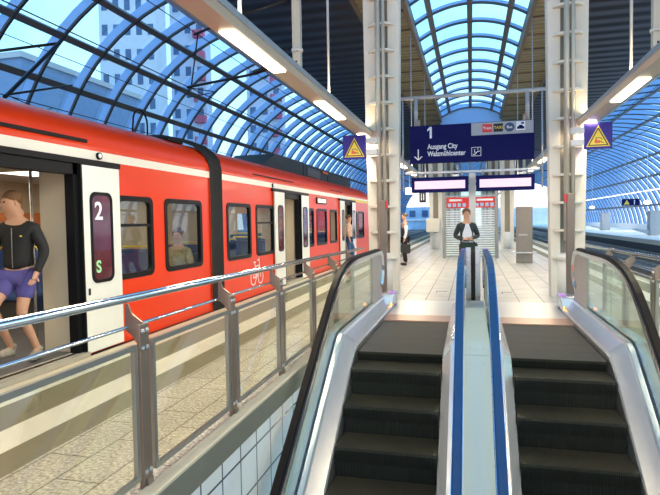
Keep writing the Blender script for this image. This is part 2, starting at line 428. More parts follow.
def escalator(xl, xr, side, label):
    """lane from xl to xr; side -1: outer balustrade at the left"""
    t = thing('escalator', label, 'escalator')
    n = 0
    YB = -.6
    for k in range(24):                                     # steps
        y1 = 8.43 - .405*k; y0 = y1-.405; yc = (y0+y1)/2
        z = surf(yc, 0, 0)-.012; zn = surf(yc-.405, 0, 0)-.012
        m = MB().box(xl+.012, xr-.012, y0+.004, y1, z-.03, z)
        # curved riser below the nose
        m.add([(xl+.012, y0+.004, z-.01), (xr-.012, y0+.004, z-.01), (xr-.012, y0+.02, z-.15), (xl+.012, y0+.02, z-.15), (xr-.012, y0-.0, zn-.03), (xl+.012, y0-.0, zn-.03),
               (xl+.012, y0+.05, z-.03), (xr-.012, y0+.05, z-.03), (xl+.012, y0+.05, zn-.03), (xr-.012, y0+.05, zn-.03)],
              [(0, 1, 2, 3), (3, 2, 4, 5), (6, 8, 9, 7), (0, 6, 7, 1), (5, 4, 9, 8), (0, 3, 5, 8, 6), (1, 7, 9, 4, 2)], 1)
        m.build('step', [TREAD, RISER], t, fixn=True)
    MB().box(xl, xr, 8.43, 8.95, -.04, .004).build('comb_plate', COMB, t)
    ys = [10.6-.0] + [9.7-.35*k for k in range(30)]
    xo = xl if side < 0 else xr; xi = xr if side < 0 else xl
    d = -1 if side < 0 else 1
    # outer deck: sloping skirt cover with flat top out to the glass, then the outer strip to the wall
    yy = [9.95-.1*k for k in range(106)]
    def band(pts, mats, name, y_from=9.95):
        m = MB(); Y = [y for y in yy if y <= y_from]
        for j in range(len(pts)-1):
            (xa, oa, fa), (xb, ob, fb) = pts[j], pts[j+1]
            vs = []; fs = []
            for y in Y: vs += [(xa, y, surf(y, fa, oa)), (xb, y, surf(y, fb, ob))]
            for i in range(len(Y)-1): fs.append((2*i, 2*i+1, 2*i+3, 2*i+2))
            m.add(vs, fs, 0, True)
        return m.build(name, mats, t, fixn=False)
    band([(xo, -.30, -.30), (xo, .07, .05)], STEEL, 'skirt')
    band([(xo, .07, .05), (xo+d*.012, .10, .08), (xo+d*.16, .19, .18), (xo+d*.175, .22, .21), (xo+d*.225, .22, .21)], DECKM, 'inner_deck')
    band([(xo+d*.25, .24, .23), (xo+d*.42, .20, .19), (xo+d*.42, -.5, -.5)], DECKM, 'outer_deck')
    band([(xi, -.30, -.30), (xi, .04, .03)], STEEL, 'skirt')
    e = -d
    band([(xi, .04, .03), (xi+e*.03, .08, .07), (xi+e*.09, .17, .16), (xi+e*.16, .18, .17)], DECKM, 'inner_deck')
    xo_h = xo + d*.235; xi_h = xi + e*.195
    path = hz_path()
    for xh, hm, lb in ((xo_h, HRBLK, None), (xi_h, HRSKY, None)):
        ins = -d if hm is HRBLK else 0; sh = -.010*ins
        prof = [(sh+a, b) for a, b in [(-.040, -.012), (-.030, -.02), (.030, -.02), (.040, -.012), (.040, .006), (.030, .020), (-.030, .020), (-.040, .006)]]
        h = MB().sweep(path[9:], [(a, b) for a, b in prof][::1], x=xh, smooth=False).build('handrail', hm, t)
        hb = MB().sweep(path[:10], prof, x=xh).build('handrail_newel', HRSKYP if hm is HRSKY else HRBLK, t)
        g = MB().sweep([(y, z) for y, z in path], [(-.040, -.085), (.040, -.085), (.046, -.022), (-.046, -.022)] if not ins else [(-.030, -.085), (.030, -.085)] + ([(.062, -.03), (.062, -.012), (-.046, -.022)] if ins > 0 else [(.046, -.022), (-.062, -.012), (-.062, -.03)]), x=xh)
        # profile normal points away from balustrade at the top, so guide sits below
        g.build('handrail_guide', CHROME, t)
    # balustrade glass and newel panels
    flatz = lambda y: surf(y, .22, .21) - .10
    def rail_z(y):
        pts = path[8:]
        for (ya, za), (yb, zb) in zip(pts, pts[1:]):
            if yb <= y <= ya: return za + (zb-za)*(y-ya)/((yb-ya) or 1)
        return pts[0][1]
    for xh in (xo_h, xi_h):
        cuts = [8.75, 7.35, 5.9, 4.4, 2.9, 1.4, -.1]
        for a, b in zip(cuts, cuts[1:]):
            ysn = [a - (a-b-.006)*k/12 for k in range(13)]
            MB().strip([(y, flatz(y)) for y in ysn], [(y, rail_z(y)-.05) for y in ysn], xh, .012).build('glass_panel', EGLASS, t)
        arc = [(y, z) for y, z in path[1:9]]
        poly = [(9.42 + .27*math.cos(math.radians(a)), .71 + .27*math.sin(math.radians(a))) for a in range(90, -81, -17)]
        poly = [(8.757, .98)] + poly + [(9.62, .40), (9.75, .2), (8.757, .2)]
        MB().prism(poly, xh-.02, xh+.02, 'x').build('newel_panel', mat('newel panel beige', (.42, .38, .33), .4, .4, var=.06), t)
    # newel base block with sensor light
    b0, b1 = sorted((xo, xo+d*.25))
    MB().box(b0, b1, 9.7, 10.15, -.02, .24).build('newel_base', DECKM, t, .03)
    lx = xo - d*.004
    l = MB().ball((lx+d*.01, 9.35, .10), (.012, .035, .035)).build('signal_light', emis('signal orange', (1., .35, .05), 5), t)
    MB().box(min(xo, xo+d*.1), max(xo, xo+d*.1), 9.72, 9.98, .24, .26).build('sensor_strip', emis('sensor violet', (.6, .3, .8), .5), t)
    return t
escalator(-1.33, -.32, -1, 'left escalator lane with its step band descending beside the train-side railing')
escalator(.42, 1.42, 1, 'right escalator lane with its step band descending beside the right railing')
# centre covering between the two inner balustrades
mid = thing('escalator_centre_cover', 'long pale steel cover strip between the two inner escalator handrails', 'cover panel', (0.05, 0, 0))
def cover(y0, y1, xa, xb, name, mt, f=.17, o=.20):
    m = MB(); Y = [y0 + (y1-y0)*k/16 for k in range(17)]; vs = []; fs = []
    for y in Y: z = surf(y, f, o); vs += [(xa, y, z), (xb, y, z), (xb, y, z-.2), (xa, y, z-.2)]
    for i in range(16):
        for k in range(4): fs.append((4*i+k, 4*i+(k+1) % 4, 4*i+4+(k+1) % 4, 4*i+4+k))
    fs += [(0, 1, 2, 3), (67, 66, 65, 64)]
    return m.add(vs, fs).build(name, mt, mid)
ce = [9.55, 7.6, 6.15, 4.7, 3.2, 1.7, .2]
for a, b in zip(ce, ce[1:]): cover(a, b+.006, -.145, .145, 'cover_plate', CENM)
sc0 = None
for y in (7.5, 6.05, 4.62, 6.25):
    for dx in (-.07, .07):
        if sc0 is None: sc0 = o = MB().ball((0, 0, 0), (.008, .008, .003), 8, 4).build('screw', GREYST, mid)
        else: o = sc0.copy(); COL.objects.link(o); o.parent = mid
        o.location = (dx, y, surf(y, .17, .20)+.001)
MB().box(-.075, .085, 9.62, 9.95, 0, .10).build('dark_foot', mat('dark foot', (.05, .045, .04), .5), mid)
bo = thing('centre_bollard', 'pair of steel uprights with a black slot between the inner handrail ends', 'bollard', (0.03, 10.0, 0))
MB().box(-.125, -.035, 0, .12, 0, 1.04).build('upright', STEEL, bo, .01)
MB().box(.035, .125, 0, .12, 0, 1.06).build('upright', STEEL, bo, .01)
MB().box(-.035, .035, .02, .10, 0, .98).build('slot_filler', BLACK, bo)
lp = tag(MB().box(-1.78, 1.84, 8.95, 10.6, -.3, .002).build('floor_landing', LAND), 'metal landing plates at the head of the escalators', kind='structure')
tag(MB().box(-.32, .42, 8.43, 8.95, -.3, .002).box(-1.78, -1.34, 8.43, 8.95, -.3, .002).box(1.43, 1.84, 8.43, 8.95, -.3, .002).build('trim_landing', LAND), kind='structure')
m = MB()
for x in (-.62, .72): m.box(x-.11, x+.11, 12.0, 12.02, 0, .004).box(x-.11, x-.095, 11.8, 12.0, 0, .004)
tag(m.build('trim_floor_hatch', BLACK), kind='structure')

# ------------------------------------------------------------------ railings
bolt0 = [None]
def railing(sx, x, posts, y0, y1, label):
    t = thing('glass_railing', label, 'railing', (x, 0, 0))
    ot = -sx*0 + (-.10 if sx < 0 else .10)       # handrail carried on the platform side
    z = lambda y: 1.125 - .011*(y-2)
    MB().tube([(ot, y0, z(y0)), (ot, y1, z(y1))], .026, 16).build('handrail', CHROME, t)
    MB().tube([(ot, y0, .95), (ot, y1, .93)], .011, 10).build('lower_rail', CHROME, t)
    for y in posts:
        p = MB().box(-.012, .012, y-.045, y+.045, -.12, .97).build('post', POSTM, t, .003)
        MB().prism([(.0, .80), (0, .98), (ot*.7, 1.03), (ot*.9, 1.085), (ot*1.1, 1.085), (ot*1.12, .93), (ot*.7, .90)], y-.006, y+.006, 'y').build('bracket_arm', POSTM, p)
        MB().box(-.028, .028, y-.030, y+.030, -.12, .06).build('post_foot', POSTM, p, .003)
        sd = 1 if sx < 0 else -1
        for zz in (.93, .83, .10, -.02, -.07) if 2.5 < y < 6.8 else (.93, -.02):
            for dy in (-.022, .022):
                if bolt0[0] is None: bolt0[0] = MB().ball((0, 0, 0), (.010, .010, .010), 8, 6).tube([(-.004, 0, 0), (.003, 0, 0)], .015, 8).build('bolt', STEEL, p); b = bolt0[0]
                else: b = bolt0[0].copy(); COL.objects.link(b); b.parent = p
                b.location = (.016*sd, y+dy, zz)
    ps = sorted(posts)
    for a, b in zip(ps, ps[1:]):
        f = MB().ring(rrect(a+.075, b-.075, .07, .865, .012, 2), rrect(a+.105, b-.105, .10, .835, .008, 2), -.014, .014, 'x').build('panel_frame', FRAMEM, t)
        MB().box(-.005, .005, a+.10, b-.10, .095, .84).build('glass_pane', PGLASS, f)
    return t
railing(-1, -1.865, [.46, 1.64, 2.82, 4.05, 5.22, 6.38, 7.55, 8.72], .3, 10.0, 'stainless railing with glass panels between the train platform and the left escalator')
railing(1, 1.945, [.8, 1.98, 3.16, 4.34, 5.52, 6.70, 7.88, 9.06], .3, 10.9, 'stainless railing with glass panels at the right edge of the right escalator')

def barrier_post(x, y, sx, z, label):
    t = thing('barrier_post', label, 'post', (x, y, 0), 0, 'bronze posts at the escalator heads')
    MB().box(-.06, .06, -.06, .06, 0, z).build('shaft', DPOST, t, .008)
    MB().box(min(sx*.06, sx*.095), max(sx*.06, sx*.095), -.03, .03, z-.15, z-.01).build('lens_cap', REDCAP, t, .006)
barrier_post(-1.60, 10.25, 1, 1.92, 'tall dark bronze post with a red cap at the head of the left escalator')
barrier_post(1.66, 10.25, -1, 1.96, 'tall dark bronze post with a red cap at the head of the right escalator')

# ------------------------------------------------------------------ columns
ZC = 8.6
def column(x, y, label, full=True, ZC=8.6):
    t = thing('steel_column', label, 'column', (x, y, 0), 0, 'cream double-flange columns along the platform')
    for s in (-1, 1):
        # tapered flange pair
        poly = [(s*.13, .0), (s*.30, .0), (s*.36, 4.5), (s*.40, ZC), (s*.13, ZC)]
        MB().prism(poly, -.16, .16, 'y').build('flange', CREAM, t, .012)
    k = 0; z = .75
    while z < ZC-.3 and full:
        pl = [( -.24, -.16), (.24, -.16), (.24, -.19), (.17, -.26), (.08, -.29), (-.08, -.29), (-.17, -.26), (-.24, -.19)]
        MB().prism([(a*1.12, -.16+(b+.16)*1.35) for a, b in pl], z, z+.045, 'z').build('batten_plate', CREAM, t)
        z += .53
    if full:
        MB().tube([(-.045, -.33, 1.1), (-.045, -.33, ZC)], .05, 14).tube([(.065, -.33, 1.1), (.065, -.33, ZC)], .035, 12).build('conduit', PIPE, t)
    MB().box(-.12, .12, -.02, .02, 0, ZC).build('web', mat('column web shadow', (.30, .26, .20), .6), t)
    MB().tube([(0, 0, 0), (0, 0, .80), (0, 0, .86)], [.25, .25, .2], 24).build('column_base', CREAM2, t)
    return t
column(-1.77, 11.55, 'tall cream steel column left of the navy exit sign behind the left escalator')
column(1.80, 11.55, 'tall cream steel column right of the navy exit sign behind the right escalator')
for s, nm in ((-1, 'left'), (1, 'right')):
    column(s*1.78, 29.3, 'cream steel column standing farther along the platform, %s of the notice board' % nm, False, 6.3)
    for yy_ in (47., 64.7, 82.4):
        column(s*1.78, yy_, 'distant cream steel column in the %s row, nearly hidden behind nearer columns' % nm, False, 6.3)
jb = thing('junction_box', 'beige cabinet fixed to the column left of the notice board', 'cabinet', (-1.9, 28.6, 0))
MB().box(-.33, .33, 0, .45, .9, 1.6).build('cabinet_body', CREAM2, jb, .01); MB().box(-.29, .29, -.01, 0, .95, 1.55).build('door', CREAM, jb)

# ------------------------------------------------------------------ roof: soffits, vault, arches
ZS = 8.65
for s, nm in ((-1, 'left'), (1, 'right')):
    c = struct('ceiling_%s' % nm, 'dark ribbed metal soffit over the %s side of the platform' % nm)
    def P(a, b, z0, z1, m, name):
        x0, x1 = sorted((a*s, b*s)); MB().box(x0, x1, -6, YEND, z0, z1).build(name, m, c)
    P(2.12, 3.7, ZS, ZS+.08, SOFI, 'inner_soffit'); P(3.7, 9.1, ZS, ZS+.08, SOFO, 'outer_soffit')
    P(2.0, 2.14, ZS-.12, ZS+.35, BEAMB, 'edge_beam'); P(3.6, 3.72, ZS-.10, ZS, BEAMB, 'edge_beam'); P(9.0, 9.2, ZS-.15, ZS+.2, GREYST, 'edge_beam')
    m = MB()
    for k in range(64):
        y = 1.4+k*1.95
        if y > YEND: break
        x0, x1 = sorted((2.14*s, 3.6*s)); m.box(x0, x1, y-.02, y+.02, ZS-.06, ZS)
    m.build('soffit_ribs', BEAMB, c)
def arc_pts(cx, cz, R, a0, a1, n):
    return [(cx + R*math.cos(math.radians(a0+(a1-a0)*k/n)), cz + R*math.sin(math.radians(a0+(a1-a0)*k/n))) for k in range(n+1)]
def arch_roof(name, label, cx, cz, R, a0, a1, purl, web, count, y0, S=1.95):
    c = struct(name, label)
    pi_, po = arc_pts(cx, cz, R, a0, a1, 20), arc_pts(cx, cz, R+web, a0, a1, 20)
    pf, pg = arc_pts(cx, cz, R-.02, a0, a1, 20), arc_pts(cx, cz, R+.05, a0, a1, 20)
    base = None
    for k in range(count):
        y = y0 + S*k
        if base is None:
            m = MB()
            vs = []; fs = []
            for (a, b) in zip(pi_, po): vs += [(a[0], -.02, a[1]), (b[0], -.02, b[1]), (b[0], .02, b[1]), (a[0], .02, a[1])]
            for i in range(20):
                for q in range(4): fs.append((4*i+q, 4*i+(q+1) % 4, 4*i+4+(q+1) % 4, 4*i+4+q))
            m.add(vs, fs, 0)
            base = m.build('rib', RIBW, c); base.location.y = y
            vs = []
            for (a, b) in zip(pf, pg): vs += [(a[0], -.045, a[1]), (b[0], -.045, b[1]), (b[0], .045, b[1]), (a[0], .045, a[1])]
            MB().add(vs, fs, 0).build('rib_flange', RIBD, base)
        else:
            o = base.copy(); COL.objects.link(o); o.parent = c; o.location.y = y
            f = base.children[0].copy(); COL.objects.link(f); f.parent = o
    L = S*(count-1)
    for a in purl:
        x, z = cx + (R+.03)*math.cos(math.radians(a)), cz + (R+.03)*math.sin(math.radians(a))
        MB().bar((x, y0, z), (x, y0+L, z), .20, .10, 0, (math.cos(math.radians(a)), 0, math.sin(math.radians(a)))).build('purlin', PURL, c)
    pp = arc_pts(cx, cz, R+web*.75, a0, a1, 28); vs = []; fs = []
    for x, z in pp: vs += [(x, y0, z), (x, y0+L, z)]
    for i in range(28): fs.append((2*i, 2*i+1, 2*i+3, 2*i+2))
    MB().add(vs, fs, 0, False).build('glass_pane', RGLASS, c, fixn=False)
    # outer thin glazing bars
    m = MB()
    for k in range(count-1):
        for q in (.33, .66):
            pass
    return c
# centre vault: edges x +-2, z 8.7, rise .6
Rv = (2.05**2 + .62**2)/(2*.62); hv = math.degrees(math.asin(2.05/Rv))
arch_roof('ceiling_vault', 'blue lit glass barrel vault above the middle of the platform', 0, ZS+.2+.62-Rv, Rv, 90+hv, 90-hv, [90+hv*.68, 90, 90-hv*.68], .16, 21, 1.75)
arch_roof('ceiling_vault_far', 'second glass barrel vault farther along the platform', 0, ZS+.2+.62-Rv, Rv, 90+hv, 90-hv, [90+hv*.68, 90, 90-hv*.68], .16, 22, 72.)
tag(MB().box(-2.1, 2.1, 40.9, 72., ZS, ZS+.3).box(-2.1, 2.1, 40.8, 40.95, ZS-.7, ZS+1.1, 1).box(-2.1, 2.1, 115, 122, ZS, ZS+.3).build('ceiling_centre', [SOFO, RIBW]), 'closed soffit between the two glass vaults', kind='structure')
# left and right great arches
def ang_for_ratio(cx, czr, R, ratio, s):
    best = None
    for k in range(0, 1800):
        a = math.radians(k*.1); x = cx + R*math.cos(a); dz = czr + R*math.sin(a)
        if dz <= .1 or x*s < 0: continue
        e = abs(abs(x)/dz - ratio)
        if best is None or e < best[0]: best = (e, k*.1)
    return best[1]
cL = (-7.1, .8, 6.6)
arch_roof('ceiling_arch_left', 'glass and steel half arch over the tracks behind the train', cL[0], H+cL[1], cL[2], 107, 208,
          [ang_for_ratio(*cL, r, -1) for r in (1.60, 2.09, 2.84, 4.6, 9)], .34, 64, 3.10, 1.83)
cR = (10.5, -2.3, 9.5)
arch_roof('ceiling_arch_right', 'glass and steel half arch over the tracks and the opposite platform on the right', cR[0], H+cR[1], cR[2], 99, -1,
          [ang_for_ratio(*cR, r, 1) for r in (1.45, 1.82, 2.9, 4.4)] + [21.5], .34, 64, 3.10, 1.83)
MB_w = MB().box(19.85, 20.1, 0, 122, -.8, .62).build('wall_parapet_right', WALLB); tag(MB_w, 'low white parapet behind the opposite platform', kind='structure')
tag(MB().box(-14.1, -13.5, 0, 122, -.9, 1.0).build('wall_parapet_left', WALLB), 'low parapet wall behind the left tracks', kind='structure')
MB_p = MB().box(19.6, 19.7, 0, 122, 2.35, 2.45).build('trim_white_rail', WHITE); tag(MB_p, kind='structure')
# opposite platform
tag(MB().box(11.3, 19.9, -3, YEND+10, -.3, 0).box(11.32, 11.5, -3, YEND+10, -.95, -.3, 1).box(11.28, 11.42, -3, YEND+10, -.06, .01, 2).build('floor_opposite', [FARP, PFACE, WALLB]),
    'pale opposite platform with a dark face on the right', kind='structure')
for k, y in enumerate([40+3.9*k for k in range(14)]):
    t = thing('ceiling_lamp', 'bright strip lamp in the row over the opposite platform', 'lamp', (16, y, 3.93), 0, 'strip lamps over the opposite platform')
    MB().box(-.10, .10, 0, 2.9, 0, .08).build('housing', WHITE, t); MB().box(-.09, .09, .05, 2.85, -.05, 0).build('diffuser', LAMPF, t)
for y in (48, 64, 80, 96): area('far_platform_light', (16, y, 3.85), (0, 0, 0), .3, 10, 320, (1, .93, .82))
for y, lab in ((52., 'nearer glowing globe lamp under the roof of the opposite platform'), (74., 'farther glowing globe lamp under the roof of the opposite platform')):
    t = thing('globe_lamp', lab, 'lamp', (14.5, y, 2.7))
    MB().ball((0, 0, 0), (.30, .30, .18)).build('globe', LAMPF, t); MB().tube([(0, 0, .1), (0, 0, 5.1)], .02, 6).build('stem', WHITE, t)
t = thing('platform_sign', 'small dark sign with a yellow triangle over the opposite platform', 'sign', (14.5, 57., 2.55))
MB().box(-.75, .75, -.05, .05, 0, .62).build('board', NAVY, t); MB().prism([(-.6, .1), (-.1, .1), (-.35, .52)], -.07, -.05).build('yellow_triangle', YEL, t)
text('1', .6, (.15, -.06, .1), FACE, WHITE, t, bold=.01); MB().box(-.5, -.46, -.02, .02, .62, 5.2).box(.46, .5, -.02, .02, .62, 4.9).build('hanger', GREYST, t)
for x, y, lab in ((15.0, 69.5, 'grey cabinet with a slanted seat on the opposite platform'), (14.2, 49., 'grey cabinet at the right end of the opposite platform')):
    t = thing('platform_cabinet', lab, 'cabinet', (x, y, 0))
    MB().box(-.45, .45, -.4, .4, 0, 1.9).build('cabinet_body', GREYST, t, .03); MB().box(-.5, .5, -.45, .45, 1.9, 1.98).build('lid', STEEL, t)
    MB().prism([(-.45, .1), (-1.5, .45), (-1.5, .55), (-.45, .4)], -.3, .3).build('slanted_seat', GREYST, t)

# ------------------------------------------------------------------ lamp troughs
for s, nm in ((-1, 'left'), (1, 'right')):
    t = thing('lamp_trough', 'long beige suspended lamp trough running along the %s side of the platform' % nm, 'lamp trough', (s*2.12, 0, 0))
    poly = [(-.15, 3.33), (-.11, 3.28), (.11, 3.28), (.15, 3.33), (.15, 3.40), (.08, 3.47), (-.08, 3.47), (-.15, 3.40)]
    MB().prism(poly, .5, 60, 'y').build('trough_body', TROUGH, t)
    MB().box(-.165, -.15, .5, 60, 3.34, 3.40).box(.15, .165, .5, 60, 3.34, 3.40).build('side_rail', TROUGHS, t)
    k = 0; y = 1.5
    while y < 59:
        MB().prism([(-.085, 3.285), (-.07, 3.262), (.07, 3.262), (.085, 3.285)], y+.05, y+1.45, 'y').build('diffuser', LAMP, t)
        if y < 36:
            area('lamp_light', (0, y+.75, 3.24), (0, 0, 0), .2, 1.5, 82 if y < 20 else 52, (1, .82, .58), t)
            area('soffit_fill_light', (0, y+.75, 3.52), (PI, 0, 0), .15, 1.5, 12, (1, .78, .45), t)  # added upward fill that lights the soffit; no visible fixture
        y += 3.1
    for y in (4.95, 8.35, 14.5, 20.7, 27):
        MB().tube([(0, y, 3.45), (0, y, ZS)], .02, 8).build('hanger_rod', GREYST, t)
        MB().box(-.05, .05, y-.06, y+.06, 3.45, 3.5).build('hanger_clamp', GREYST, t)

# ------------------------------------------------------------------ warning signs on the columns
def tri_sign(x, y, s, label):
    t = thing('warning_sign', label, 'sign', (x, y, 0))
    MB().box(-.235, .235, -.02, .02, 2.77, 3.24).build('board', SIGNP, t, .004)
    A = [(-.20, 2.81), (.20, 2.81), (0, 3.19)]; B = [(-.145, 2.84), (.145, 2.84), (0, 3.115)]; C = [(-.115, 2.857), (.115, 2.857), (0, 3.075)]
    cz = 2.93
    MB().prism(A, -.026, -.020).build('yellow_triangle', YEL, t)
    MB().ring([(a*.86, cz+(b-cz)*.86) for a, b in A], [(a*.72, cz+(b-cz)*.72) for a, b in A], -.031, -.026, 'y').build('black_border', BLACK, t)
    MB().box(-.06, .03, -.031, -.026, 2.87, 2.92).box(-.05, -.02, -.031, -.026, 2.91, 2.95).build('orange_symbol', ORNG, t)
    m = MB().bar((-.05, -.029, 2.965), (.03, -.029, 2.965), .005, .010).bar((.03, -.029, 2.965), (.07, -.029, 2.93), .005, .010).bar((.02, -.029, 2.90), (.09, -.029, 2.875), .005, .008)
    m.bar((.05, -.029, 2.91), (.06, -.029, 2.87), .005, .008).build('black_symbol', BLACK, t)
    x0, x1 = sorted((-s*.235, -s*.46))
    MB().box(x0, x1, -.05, .10, 2.84, 2.95).box(x0, x1, -.05, .10, 3.06, 3.17).build('mounting_bracket', CREAM2, t, .01)
tri_sign(-2.225, 10.75, -1, 'purple-blue warning sign with yellow triangle on the left column')
tri_sign(2.22, 10.85, 1, 'purple-blue warning sign with yellow triangle on the right column')

# ------------------------------------------------------------------ exit sign and displays
YS = 13.5
es = thing('exit_sign', 'large navy exit sign with white 1 and arrow hanging between the two columns', 'sign', (0, YS, 0))
MB().box(-1.42, 1.42, -.06, .06, 2.90, 3.80).build('board', NAVY, es, .008)
MB().box(0.02, 1.40, -.066, -.06, 3.50, 3.79).build('grey_field', SIGNG, es)
MB().box(-.945, -.895, -.066, -.060, 3.49, 3.76).prism([(-.945, 3.76), (-1.0, 3.70), (-1.0, 3.655), (-.945, 3.70)], -.066, -.060).build('numeral_one', WHITE, es)
text('Ausgang City', .165, (-1.0, -.064, 3.235), FACE, WHITE, es, bold=.004, sx=.80)
text('Walzmühlcenter', .165, (-1.0, -.064, 3.065), FACE, WHITE, es, bold=.004, sx=.80)
MB().bar((-1.22, -.064, 3.24), (-1.22, -.064, 3.00), .004, .025, up=(1, 0, 0)).bar((-1.22, -.064, 2.985), (-1.31, -.064, 3.07), .004, .025).bar((-1.22, -.064, 2.985), (-1.13, -.064, 3.07), .004, .025).build('arrow', WHITE, es)
pi = MB().ring(rrect(.02, .24, 3.02, 3.23, .01, 2), rrect(.032, .228, 3.032, 3.218, .008, 2), -.064, -.060, 'y').build('escalator_pictogram', WHITE, es)
MB().bar((.05, -.064, 3.06), (.10, -.064, 3.06), .004, .02).bar((.10, -.064, 3.06), (.16, -.064, 3.13), .004, .02).bar((.16, -.064, 3.13), (.21, -.064, 3.13), .004, .02).ball((.09, -.064, 3.17), (.014, .004, .014), 8, 6).bar((.09, -.064, 3.15), (.10, -.064, 3.09), .004, .018).bar((.16, -.064, 3.20), (.17, -.064, 3.16), .004, .016).build('pictogram_figure', WHITE, pi)
# transport icons
def icon(x0, w, m, body, tm, name):
    b = MB().box(x0, x0+w, -.070, -.066, 3.56, 3.75).build(name, m, es)
    text(body, .088, (x0+w/2, -.072, 3.628), FACE, tm, b, align='CENTER', bold=.001)
icon(.27, .22, SREDM, 'Tram', WHITE, 'tram_icon')
icon(.52, .21, BLACK, 'TAXI', YEL, 'taxi_icon')
bi = MB().prism([(.875+.11*math.cos(2*PI*k/24), 3.655+.105*math.sin(2*PI*k/24)) for k in range(24)], -.070, -.066).build('bus_icon', mat('bus icon blue', (.02, .06, .15), .4), es)
text('Bus', .088, (.875, -.072, 3.628), FACE, WHITE, bi, align='CENTER', bold=.001)
ci = MB().box(1.02, 1.22, -.070, -.066, 3.57, 3.77).build('car_icon', WHITE, es)
MB().box(1.04, 1.20, -.073, -.070, 3.60, 3.65).prism([(1.06, 3.65), (1.18, 3.65), (1.15, 3.69), (1.09, 3.69)], -.073, -.070).box(1.13, 1.19, -.073, -.07, 3.71, 3.75).build('car_symbol', NAVY, ci)
# support frame
sf = thing('sign_gantry', 'white tubular gantry from which the exit sign hangs between the columns', 'gantry', (0, YS+.08, 0))
MB().tube([(-2.5, 0, 4.50), (2.5, 0, 4.50)], .045, 12).build('crossbar', GREYST, sf)
for x in (-1.28, 1.28): MB().tube([(x, 0, 3.8), (x, 0, 4.5)], .045, 10).build('drop_post', GREYST, sf)
for x in (-1.60, 1.60): MB().tube([(x, 0, 2.25), (x, 0, 4.5)], .02, 8).build('hanger_rod', GREYST, sf)
MB().tube([(-1.55, 0, 2.68), (1.55, 0, 2.68)], .03, 8).build('lower_crossbar', WHITE, sf)
for x in (-.9, -.3, .35, 1.0): MB().tube([(x, 0, 2.68), (x, 0, 2.9)], .02, 6).build('drop_post', GREYST, sf)
for x0, x1, lab in ((-1.39, -.05, 'left dark-framed train display with a blank pinkish screen below the exit sign'), (.12, 1.42, 'right dark-framed train display with a blank pinkish screen below the exit sign')):
    t = thing('display_board', lab, 'display', (0, YS, 0))
    MB().box(x0, x1, -.10, .10, 2.20, 2.56).build('housing', NAVY, t, .01)
    MB().box(x0+.08, x1-.08, -.106, -.10, 2.28, 2.47).build('screen', SCREEN, t)
    for x in (x0+.15, x1-.15):
        MB().tube([(x, -.0, 2.56), (x, -.0, 2.68)], .02, 6).build('bracket', GREYST, t)
    MB().box((x0+x1)/2+.3, (x0+x1)/2+.45, -.22, -.08, 2.56, 2.60).build('spot_lamp', WHITE, t)
cp = thing('sign_pole', 'white square pole between the two displays below the exit sign', 'pole', (.035, YS+.15, 0))
MB().box(-.075, .075, -.06, .06, 0, 2.64).build('shaft', CREAM2, cp, .01)
MB().box(-.11, .11, -.10, .10, 0, .03).build('foot_plate', STEEL, cp)
lb = thing('hanging_light_box', 'small glowing white light box hanging by the left column above the man', 'lamp', (-1.82, 17, 0))
MB().box(-.12, .14, -.06, .06, 2.33, 2.53).build('diffuser', LAMPF, lb); MB().tube([(0, 0, 2.53), (0, 0, 3.37), (-.14, 0, 3.37)], .015, 6).build('hanger_rod', GREYST, lb)
hb = thing('hanging_sign', 'small black sign hanging above the far left platform edge', 'sign', (-1.45, 17.3, 0))
MB().box(-.10, .10, -.05, .05, 2.08, 2.42).build('board', BLACK, hb); MB().box(-.05, -.02, -.055, -.05, 2.15, 2.36).box(.02, .05, -.055, -.05, 2.15, 2.36).build('letter_stroke', WHITE, hb)
MB().tube([(0, 0, 2.42), (0, 0, 3.37), (-.51, 0, 3.37)], .015, 6).build('hanger_rod', GREYST, hb)

# ------------------------------------------------------------------ notice board shelter
nb = thing('notice_board', 'wide notice board with red header posters and striped glass behind the walking person', 'notice board', (.09, 22.3, 0))
nb.scale = (1.045, 1, 1)
for x in (-1.08, .84): MB().box(x-.06, x+.06, -.06, .06, 0, 3.1).build('post', mat('grey post', (.30, .30, .28), .4, .5), nb, .006)
MB().box(-1.08, .84, -.05, .05, 3.0, 3.1).box(-1.02, .78, -.03, .03, 2.42, 2.46).build('top_rail', GREYST, nb)
for x0, x1 in ((-.98, -.16), (.02, .76)):
    p = MB().box(x0, x1, -.03, -.01, 1.98, 2.40).build('poster', SREDM, nb)
    m = MB()
    for k in range(4): m.box(x0+.05+k*.18, x0+.17+k*.18, -.034, -.03, 2.03, 2.17)
    m.build('poster_picture', [mat('poster pale blue', (.35, .55, .75), .5)], p)
    m = MB().box(x0+.10, x1-.25 if x0 < 0 else x1-.05, -.034, -.03, 2.25, 2.33)
    m.build('poster_title', WHITE, p)
gp = MB().box(-1.02, -.14, -.006, .006, .06, 2.98).box(-.08, .78, -.006, .006, .06, 2.98).build('glass_pane', glass('notice glass', (.70, .80, .74), .12, .1), nb)
m = MB()
for k in range(20):
    m.box(-1.0, -.16, -.012, -.007, .12+k*.09, .155+k*.09); m.box(-.06, .76, -.012, -.007, .12+k*.09, .155+k*.09)
m.build('white_stripe', WHITE, gp)
MB().box(-.16, -.06, -.04, .04, 0, 3.0).build('middle_post', GREYST, nb)

# kiosk column
kk = thing('info_column', 'tall grey metal column with a small ledge right of the notice board', 'kiosk', (1.78, 20.1, 0), math.radians(-4))
MB().box(-.27, .27, -.18, .18, 0, 1.95).build('column_body', mat('kiosk grey', (.23, .21, .18), .45, .4), kk, .03)
MB().box(-.42, .42, -.30, .25, .34, .38).build('ledge', STEEL, kk, .006)
MB().box(-.18, .10, -.185, -.18, .95, 1.0).build('label_strip', GREYST, kk)

